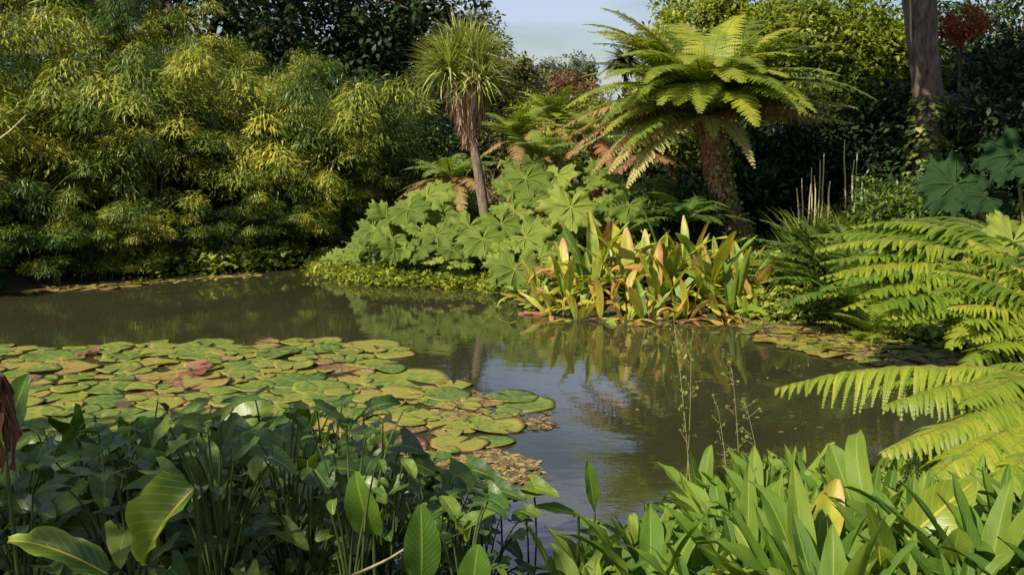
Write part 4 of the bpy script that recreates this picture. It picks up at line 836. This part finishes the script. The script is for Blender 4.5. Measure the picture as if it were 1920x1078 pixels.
floatmat('floating_debris', [[(930, 780), (1030, 770), (1040, 800), (950, 815)], [(640, 850), (840, 850), (860, 890), (700, 900)]], 900, 'thin scattered floating scraps on the open water right of the raft')
floatmat('floating_debris', [[(1490, 620), (1640, 615), (1870, 660), (1880, 700), (1740, 695), (1560, 660)], [(1390, 600), (1560, 600), (1560, 640), (1420, 630)]], 1500, 'rusty streaks of floating weed among the small pads on the right', L0=.03, L1=.11)
floatmat('floating_debris', [[(60, 545), (70, 530), (470, 505), (478, 519), (300, 530)]], 1500, 'yellow-brown floating weed in the far strip below the bamboo', L0=.05, L1=.15)
floatmat('floating_debris', [[(1050, 620), (1350, 615), (1700, 720), (1500, 820), (1150, 760)]], 170, 'scattered tiny scraps floating on the open brown water', L0=.015, L1=.04)

# ------------------------------------------------------------------ bank planting
def scatter_bank(n, cond):
    out = []
    while len(out) < n:
        x = rng.uniform(-13, 12, 4000); y = rng.uniform(2.0, 21, 4000); d = sdist(x, y); k = cond(x, y, d); out += list(zip(x[k], y[k]))
    P = np.array(out[:n]); return np.column_stack([P, H(P[:, 0], P[:, 1])])
def cover(name, P, L0, L1, W, tmpl, mat, label, cat, spread=.06, h=.12, per=10, tl=(.1, .9)):
    g = G(); n = len(P)*per; pc = np.repeat(P, per, 0)+rng.normal(size=(n, 3))*np.array([spread, spread, 0]); pc[:, 2] += rng.uniform(0, h, n)
    d = rng.normal(size=(n, 3)); d[:, 2] = np.abs(d[:, 2])*.5+.1; up = np.array([0, 0, 1.])+rng.normal(size=(n, 3))*.5; L_ = rng.uniform(L0, L1, n)
    g.inst(*tmpl, frames(d, up), pc, np.stack([L_*W, L_, L_], -1), np.repeat(rng.uniform(*tl, len(P)), per)); tag(g.obj(name, M[mat]), label, cat, kind='stuff')
cover('ground_cover', scatter_bank(5200, lambda x, y, d: (d > .0) & (d < 6) & (y > 10.5) & (x > -2.9) & ~((x > .1) & (x < 3.0) & (y < 13.6))), .05, .12, .5, ovalv, 'weed', 'low leafy weeds carpeting the far banks', 'ground cover', .1, .14, 9, (0, .6))
cover('ground_cover', scatter_bank(2600, lambda x, y, d: (d > .05) & (y < 10) & (x > -4) & (x < 6) & (y > 2.5)), .04, .10, .6, ovalv, 'broad', 'dark low leaves under the near bank plants', 'ground cover', .08, .12, 9, (.1, .7))
cover('waterside_moss', scatter_bank(800, lambda x, y, d: (d > -.12) & (d < .35) & (y > 13.4) & (x > -2.9) & (x < .1)), .04, .09, .5, ovalv, 'tree_lime', 'yellow-green creeping plants spilling over the promontory edge', 'ground cover', .10, .12, 11, (.1, 1))
cover('waterside_weeds', scatter_bank(90, lambda x, y, d: (d > -.1) & (d < .3) & (y > 14) & (x < -3.2) & (x > -5.0)), .06, .13, .6, ovalv, 'weed', 'bright green marginal weeds at the foot of the bamboo', 'ground cover', .1, .3, 14, (.5, 1))
cover('waterside_weeds', scatter_bank(520, lambda x, y, d: (d > -.2) & (d < .9) & (y > 9.6) & (x > 2.7) & (x < 5)), .05, .10, .8, ovalv, 'weed', 'round-leaved weeds around the brown root lump at the right shore', 'ground cover', .09, .15, 12, (.4, 1))
for px, py, Y_, n, Lg, lab in [(1470, 500, 12.6, 16, .75, 'feathery green fern at the right foot of the leaning trunk'), (1540, 480, 12.9, 15, .7, 'feathery green fern behind the one above the root lump'), (1640, 540, 10.9, 15, .6, 'small feathery fern right of the reddish root lump'),
                        (1620, 450, 12.2, 16, .8, 'feathery fern below the dry canes'), (1730, 450, 11.6, 15, .8, 'feathery fern behind the lime fronds, below the thick forest trunk')]:
    c = at(px, py, Y_); r = empty('fern', (c[0], Y_, hz(c[0], Y_)), lab, 'fern'); fronds_around(r, np.array([c[0], Y_, hz(c[0], Y_)+.02]), n, Lg, .17, M['fern'], 30, 7, (30, 72), (.1, .4), tint=(.2, .7), rr=.005)
# brown root lump with fallen dead fronds on the right shore
c = onz(1570, 580, .05); g = G(); n = 260; v = rvec(n); v[:, 2] = np.abs(v[:, 2]); c = np.array([c[0], c[1], .02])
g.tube([c+np.array([-.04, .05, -.05]), c+np.array([0, .03, .12]), c+np.array([.02, 0, .26])], [.14, .13, .07], 12, lump=.18)
g.inst(*narrow, frames(v+np.array([0, 0, -.8]), v), c+v*np.array([.13, .13, .28]), np.stack([np.full(n, .025), rng.uniform(.1, .2, n), rng.uniform(.1, .2, n)], -1), rng.uniform(0, .6, n))
tag(g.obj('root_stump', M['dry']), 'reddish-brown shaggy fern stump at the water edge on the right', 'stump')
# dry canes
for k, (px, py0, py1, Y_) in enumerate([(1500, 352, 430, 14.6), (1508, 335, 430, 14.7), (1516, 345, 430, 14.5), (1523, 315, 430, 14.7), (1531, 330, 430, 14.5), (1536, 300, 430, 14.8), (1543, 288, 430, 14.8), (1551, 340, 430, 14.6), (1588, 262, 430, 15.2), (1597, 300, 430, 15.0), (1604, 285, 430, 15.1), (1613, 330, 430, 14.9)]):
    g = G(); a_ = at(px, py0, Y_); b_ = at(px+rand(-5, 5), py1, Y_); b_[2] = hz(b_[0], b_[1])-.05; g.tube(np.linspace(b_, a_, 7)+rng.normal(size=(7, 3))*np.array([.006, .006, 0])+np.array([rand(-.05, .05), 0, 0])*(np.linspace(0, 1, 7)**2)[:, None], np.array([.015, .012, .014, .011, .013, .010, .008])*rand(.6, 1.15), 7)
    tag(g.obj('cane', M['cane']), 'pale dry cane standing in the thicket, %s from the left' % ORD[k], 'cane', 'pale dry canes in front of the dark thicket')
for k, (px, py, Y_, r_) in enumerate([(1520, 395, 14.2, .34), (1600, 385, 14.3, .36)]):
    c = at(px, py, Y_); zb = hz(c[0], Y_); r = empty('reed_tuft', (c[0], Y_, zb), 'tuft of yellow grassy leaves around the dry canes, %s one' % ['left', 'right'][k], 'grass tuft', 'yellow grassy tufts at the dry canes'); n = 220
    g = G(); a = rng.uniform(0, 6.28, n); d = np.stack([np.cos(a)*.35, np.sin(a)*.35, 1+0*a], -1); L_ = rng.uniform(.5, 1, n)*(c[2]-zb+.3); tV, tF, uv = sword[1]
    g.inst(tV, tF, frames(d, np.stack([-np.cos(a), -np.sin(a), .3+0*a], -1)), np.array([c[0], Y_, zb])+rng.normal(size=(n, 3))*np.array([.12, .12, 0]), np.stack([np.full(n, .03), L_, L_], -1), rng.uniform(.3, .9, n), uv); g.obj('blades', M['weed'], r)

# ------------------------------------------------------------------ near bank, left: dark broad-leaved plants on stems
AR = [blade_mesh('leaf', M['broad'], L_=1, W_=w_, prof=p_, lobe=lb, arch=a_, fold=f_, wave=wv, twist=tw, seed=40+k, tint=t_) for k, (w_, p_, lb, a_, f_, wv, tw, t_) in enumerate(
     [(.85, arrowP, .40, .35, .35, .02, 0, .5), (.95, arrowP, .45, .7, .25, .03, .2, .62), (.8, arrowP, .35, .2, .5, .02, -.2, .4), (.9, heartP, .30, .5, .3, .025, 0, .55), (.85, heartP, .25, .9, .2, .03, .3, .45), (.6, ovalP, .0, .5, .35, .02, 0, .5), (.55, ovalP, 0, .9, .4, .02, .3, .65)])]
LN = [blade_mesh('leaf', M['lance'], L_=1, W_=w_, prof=lanceP, arch=a_, fold=f_, wave=wv, twist=tw, seed=60+k, tint=t_, nv=14, tipc=tc_) for k, (w_, a_, f_, wv, tw, t_, tc_) in enumerate(
     [(.14, .35, .5, .012, .1, .5, None), (.19, .7, .4, .018, .3, .6, None), (.16, 1.2, .45, .018, -.4, .45, None), (.21, .5, .35, .02, .4, .7, .5), (.13, 1.7, .6, .02, .6, .4, None), (.17, .2, .6, .014, -.3, .55, None)])]
def stem_plant(x, y, n, hgt, lsz, meshes, cat_label, smat, outr=.28, z=None, look=None):
    zb = max(hz(x, y), -.15)-.03 if z is None else z
    r = empty('broad_leaved_plant', (x, y, zb), None, 'plant', 'dark broad-leaved plants on the near left bank'); a0 = rand(0, 6)
    for k in range(n):
        a = a0+2*PI*(k+rand(-.3, .3))/n; o_ = outr*rand(.25, 1.1); h_ = hgt*(rand(.7, 1.05) if k % 2 else rand(.18, .75)); p = np.array([math.cos(a)*o_, math.sin(a)*o_, h_])
        d = np.array([math.cos(a)*rand(.5, 1), math.sin(a)*rand(.5, 1)-.35, rand(-.45, .35)]); up = np.array([math.cos(a)*.2+rand(-.3, .3)-.15, math.sin(a)*.2-rand(.1, .7), 1])
        sz = lsz*rand(.7, 1.25); lf = link('leaf', random.choice(meshes), r, loc=p, M=frames(d[None], up[None])[0], sc=float(sz))
        g = G(); g.tube(bez((rand(-.03, .03), rand(-.03, .03), 0), (p[0]*.35, p[1]*.35, h_*.75), p+nrm(d)*.03*sz, 7), [.0055, .005, .0048, .0045, .004, .0035, .003], 5); so_ = g.mesh('stem', smat); link('stem', so_, r, loc=(0, 0, 0))
    return r
fgl = []; pts = []
def clear(x, y, h):                                   # keeps the open-water gap in the middle of the foreground free
    px, py = proj(np.array([x, y, h])); return not (895 < px < 1075 and py < 1010)
for tries in range(4000):
    if len(fgl) >= 96: break
    x, y = rand(-2.9, .25), rand(3.4, 6.35)
    if abs(x)/y > .60: continue
    d = float(sdist(np.array([x]), np.array([y]))[0]); zz = max(hz(x, y), 0)
    if d < -.35 - .15*(x > -1.6): continue
    if any((x-a)**2+(y-b)**2 < (.20+.03*y*.3)**2 for a, b in pts): continue
    px = 960+F*x/y*1.0; top = np.interp(px, [0, 60, 200, 380, 560, 680, 760, 860, 900, 1020], [800, 775, 765, 740, 730, 735, 800, 850, 880, 930])
    ztop = at(px, top+rand(4, 60), y)[2]; hh = min(max(ztop-zz, .2), .78)*rand(.9, 1.0)
    px, py = proj(np.array([x, y, zz+hh]))
    if px > 925 or py < top or (px > 880 and py < 925): continue
    pts.append((x, y)); q = random.random(); fgl.append(stem_plant(x, y, 14 if q < .75 else 18, hh, (rand(.10, .18) if q < .75 else rand(.07, .11))*(y/5.0)**.5, AR if q < .35 else AR[3:5] if q < .55 else AR[:3] if q < .75 else AR[4:], '', M['stem'], .2))
label_rows(fgl, 'dark broad-leaved plant, {o} from left in the left bank\'s {r}', ['row beside the pads', 'second farthest row', 'third farthest row', 'third nearest row', 'second nearest row', 'nearest row'])
# arrow-shaped leaves standing in the water right of the left planting
for px, py, Y_, w_, lab in [(935, 918, 5.45, .20, 'arrow-shaped leaf on a thin dark stem standing in the water, left one of the trio'), (1000, 912, 5.5, .17, 'arrow-shaped leaf on a thin dark stem in the water, right one of the trio'),
                          (985, 955, 5.15, .11, 'smallest leaf of the trio standing in the water on thin dark stems'), (885, 880, 5.7, .22, 'upright arrow-shaped leaf above the pads, left of the leaves standing in water')]:
    p = at(px, py, Y_); r = empty('water_arum', (p[0], Y_, -.05), lab, 'plant'); loc = p-np.array([p[0], Y_, -.05])
    for q in range(2): link('leaf', AR[q if w_ > .12 else 3], r, loc=loc+np.array([.0, 0, -.02*q]), M=frames(np.array([[.9-1.7*q, -.5, -.1]]), np.array([[.1, -.55, 1.]]))[0], sc=float(w_*rand(.7, .95)))
    g = G(); g.tube(bez((.02, .05, -.2), (.02, 0, loc[2]*.6), loc, 8), .0055, 5); link('stem', g.mesh('stem', M['darkstem']), r, loc=(0, 0, 0))
# individual large leaves of the left foreground
def single(px, py, Y_, name, label, mat, L_, W_, prof, tip, nor, arch=.5, fold=.3, tint=.5, cat='leaf plant', wave=.02, tipt=0, roll=0, twist=0, lobe=0, stem='stem'):
    p = at(px, py, Y_); zb = max(hz(p[0], Y_), -.1); r = empty(name, (p[0], Y_, zb), label, cat)
    me = blade_mesh('leaf', M[mat], tipt=tipt, L_=L_, W_=W_, prof=prof, arch=arch, fold=fold, wave=wave, seed=int(px), tint=tint, roll=roll, twist=twist, lobe=lobe)
    loc = p-np.array([p[0], Y_, zb]); link('leaf', me, r, loc=loc, M=frames(np.array([tip], float), np.array([nor], float))[0])
    g = G(); g.tube(bez((0, .04, -.05), (0, .02, loc[2]*.6), loc, 7), np.linspace(.009, .006, 7), 6); link('stem', g.mesh('stem', M[stem]), r, loc=(0, 0, 0)); return r
single(300, 930, 4.1, 'oblong_leaf_plant', 'upright dark oblong leaf standing left of centre among the left foreground plants', 'broad', .27, .14, ovalP, (-.1, -.05, 1), (.2, -1, .15), .25, .2, .55)
single(345, 920, 4.25, 'oblong_leaf_plant', 'narrow dark upright leaf directly right of the oblong one', 'broad', .30, .11, ovalP, (.12, -.0, 1), (-.5, -1, .2), .3, .4, .45)
single(400, 900, 4.4, 'oblong_leaf_plant', 'dark upright leaf leaning right, between the oblong leaf and the tall arrow leaves', 'broad', .30, .12, ovalP, (.3, 0, 1), (-.7, -1, .3), .2, .3, .5)
single(365, 915, 3.0, 'yellowing_leaf_plant', 'large yellow-green folded leaf lit at its lower edge in the left foreground', 'lime_leaf', .27, .17, ovalP, (-.75, -.25, -.75), (-.55, -.85, .65), .6, .9, .02, tipt=.32, wave=.05)  # sunlit lower edge is put into the colour: tint rises towards tip and rim
single(200, 1075, 3.0, 'yellowing_leaf_plant', 'long dark leaf with a bright yellow edge arching across the bottom left corner', 'lime_leaf', .33, .10, ovalP, (-.95, -.05, .62), (.2, -.6, .9), .9, .6, -.15, tipt=.5, wave=.04)
single(700, 1000, 3.5, 'oblong_leaf_plant', 'broad oval leaf at the bottom edge, left of the lance-leaved rosettes', 'lance', .24, .12, ovalP, (-.25, -.4, .9), (-.3, -1, .4), .6, .3, .35)
single(790, 1080, 3.3, 'oblong_leaf_plant', 'pale green oval leaf at the bottom edge, below the leaves standing in water', 'lance', .24, .12, ovalP, (.05, -.2, 1), (.2, -1, .3), .5, .25, .45)
single(885, 1100, 3.2, 'oblong_leaf_plant', 'rounded leaf half cut off by the bottom edge, left of the water gap', 'lance', .14, .10, ovalP, (.15, -.2, 1), (.1, -1, .3), .5, .2, .5)
# dead brown leaf at the left edge
r = empty('withered_leaf', at(5, 950, 3.0), 'withered brown leaf and stalk hanging at the left edge of the picture', 'dead leaf')
for tip, nor, L_, W_, t_ in [((.10, .1, -1), (.9, -.6, .1), .30, .045, .1), ((-.15, .0, -1), (-.2, -1, .1), .30, .06, .3), ((.02, 0, -1), (.3, -1, .0), .24, .03, .0), ((.22, 0, -.9), (.3, -1, .0), .13, .04, .1)]:
    me = blade_mesh('dead_leaf', M['dry'], L_=L_, W_=W_, prof=ovalP, arch=.4, fold=.9, wave=.05, seed=int(L_*100), tint=t_, roll=.3); p = at(0, 705, 3.0); link('dead_leaf', me, r, loc=p-np.array(r.location), M=frames(np.array([tip], float), np.array([nor], float))[0])
g = G(); g.tube([at(-30, 1090, 3.05), at(-10, 850, 3.02), at(2, 700, 3.0)], .008, 6); g.obj('stalk', M['dry'], r)
single(8, 830, 3.2, 'folded_leaf_plant', 'dull green folded leaf behind the withered brown one at the left edge', 'broad', .22, .12, ovalP, (.35, 0, 1), (-.3, -1, .2), .2, .4, .7)
# ------------------------------------------------------------------ near bank, right: lance-leaved rosettes
fgr = []; pts = []
for tries in range(5000):
    if len(fgr) >= 60: break
    x, y = rand(-.1, 3.3), rand(3.2, 6.6)
    if x/y > .56: continue
    d = float(sdist(np.array([x]), np.array([y]))[0]); zb = max(hz(x, y), -.02)
    if d < -.05 or (x < .9 and y < 3.9): continue
    Lg = rand(.30, .46); px, py = proj(np.array([x, y, zb+Lg*.95]))
    top = np.interp(px, [930, 1000, 1080, 1100, 1180, 1300, 1400, 1500, 1600, 1900], [1000, 950, 925, 845, 825, 835, 860, 840, 870, 890])
    if py < top: Lg *= .8; px, py = proj(np.array([x, y, zb+Lg*.95]))
    if py < top or px < (1075 if y > 4.2 else 1030): continue
    if any((x-a)**2+(y-b)**2 < .22**2 for a, b in pts): continue
    pts.append((x, y)); r = empty('lance_leaved_plant', (x, y, zb-.02), None, 'plant', 'lance-leaved rosettes on the near right bank'); fgr.append(r); n = 17
    ms = LN
    for j in range(n):
        a = 2*PI*(j+rand(-.35, .35))/n*1.6; el = R(rand(38, 86)); d_ = np.array([math.cos(a)*math.cos(el), math.sin(a)*math.cos(el), math.sin(el)]); up = np.array([-math.cos(a)*math.sin(el), -math.sin(a)*math.sin(el), math.cos(el)])+rng.normal(size=3)*.3
        link('leaf', random.choice(ms), r, loc=(math.cos(a)*.02, math.sin(a)*.02, 0), M=frames(d_[None], up[None])[0], sc=(float(Lg*rand(.65, 1.3)),)*3)
label_rows(fgr, 'lance-leaved rosette, {o} from left in the right bank\'s {r}', ['waterside row', 'second farthest row', 'middle row', 'second nearest row', 'nearest row'])
single(1115, 960, 5.2, 'lance_leaf_plant', 'single tall lance leaf standing apart at the left end of the right planting', 'lance', .27, .07, lanceP, (-.12, -.05, 1), (.3, -1, .1), .2, .3, .55)
single(1085, 965, 4.6, 'lance_leaf_plant', 'lance leaf leaning left over the open water gap', 'lance', .2, .055, lanceP, (-.9, -.1, .35), (.1, -.7, 1), .5, .3, .55)
single(1640, 1000, 4.2, 'arching_leaf_plant', 'tall leaf arching over to the left above the right planting', 'lance', .52, .10, lanceP, (-.35, .1, 1), (-.6, -.8, .5), 1.7, .3, .6)
single(1610, 990, 4.3, 'arching_leaf_plant', 'tall broad leaf behind the arching one on the right bank', 'lance', .36, .16, ovalP, (-.3, .1, 1), (-.1, -1, .3), .6, .3, .7)
single(1700, 1010, 3.8, 'yellowing_leaf_plant', 'big yellow-green leaf below the drooping fern on the right', 'lime_leaf', .34, .17, ovalP, (.7, -.1, .75), (-.3, -1, .5), .9, .3, .28)
single(1525, 1040, 3.9, 'browning_leaf_plant', 'leaf with orange-brown withered edge at the bottom right of centre', 'skunk', .30, .13, ovalP, (.28, 0, 1), (-.2, -1, .3), .4, .4, .35, tipt=.35)
single(1780, 1060, 3.6, 'round_leaf_plant', 'round glossy leaf at the bottom edge below the fern on the right', 'lance', .15, .13, heartP, (.1, -.3, .9), (.1, -1, .45), .4, .2, .6, lobe=.1)
single(1650, 1085, 3.5, 'round_leaf_plant', 'yellow-green round leaf at the bottom edge, right of the orange-edged leaf', 'lime_leaf', .13, .12, heartP, (-.1, -.3, .9), (.1, -1, .45), .4, .2, .2)
single(1770, 900, 4.9, 'pale_leaf_plant', 'pale blue-green leaf directly under the drooping fern fronds', 'broad', .20, .13, ovalP, (.5, -.1, .45), (-.2, -.6, .9), .8, .5, .7)
# airy seeding stems over the water
for k, (px0, py0, px1, py1, Y_) in enumerate([(1390, 880, 1372, 690, 5.9), (1285, 870, 1296, 640, 5.9), (1440, 880, 1395, 745, 5.8), (1370, 880, 1345, 760, 5.9), (1300, 880, 1262, 590, 5.95)]):
    a_ = at(px0, py0, Y_); b_ = at(px1, py1, Y_); a_[2] = hz(a_[0], Y_); r = empty('seeding_stem', a_, 'thin airy seeding stem rising against the brown water, %s from the left' % ORD[[4, 1, 3, 2, 0][k] if False else sorted([1372, 1296, 1395, 1345, 1262]).index(px1)], 'stem', 'airy seeding stems on the right of the near bank')
    g = G(); g.tube(bez(a_, (a_+b_)/2+np.array([.02, 0, .02]), b_, 9), np.linspace(.0022, .0010, 9), 4); hv = []
    for q in range(16):
        u = rand(.35, 1); p = a_*(1-u)+b_*u; o_ = nrm(np.array([rand(-1, 1), rand(-.6, .6), rand(0, .9)]))*rand(.03, .09); g.tube([p, p+o_*.5, p+o_+np.array([0, 0, .01])], [.0011, .0009, .0007], 3); hv += [p+o_, p+o_*.7]
    g.obj('stalk', M['straw'], r)
    for p in hv[::2]:
        g = G(); v = rvec(7); g.inst(*ovalv, frames(v, rvec(7)), np.tile(p, (7, 1)), rng.uniform(.008, .018, 7), rng.uniform(.2, 1, 7)); g.obj('seed_head', M['weed'], r)
# bare leaning twig at the far left and the long pale stem in the foreground
g = G(); g.tube([at(-20, 275, 12.2), at(20, 245, 12.2), at(50, 215, 12.3)], [.012, .009, .004], 5); tag(g.obj('twig', M['cane']), 'pale bare twig poking out of the bamboo at the far left edge', 'twig')
g = G(); g.tube(bez(at(640, 1085, 3.3), at(770, 1040, 3.4), at(802, 985, 3.6), 10), np.linspace(.006, .003, 10), 5); tag(g.obj('curved_stem', M['straw']), 'pale curved stem crossing the bottom centre leaves', 'stem')
g = G(); g.tube(bez(at(625, 985, 4.0), at(660, 930, 4.1), at(690, 850, 4.4), 10), np.linspace(.004, .002, 10), 5); tag(g.obj('curved_stem', M['straw']), 'thin pale stem slanting up among the left foreground leaves', 'stem')
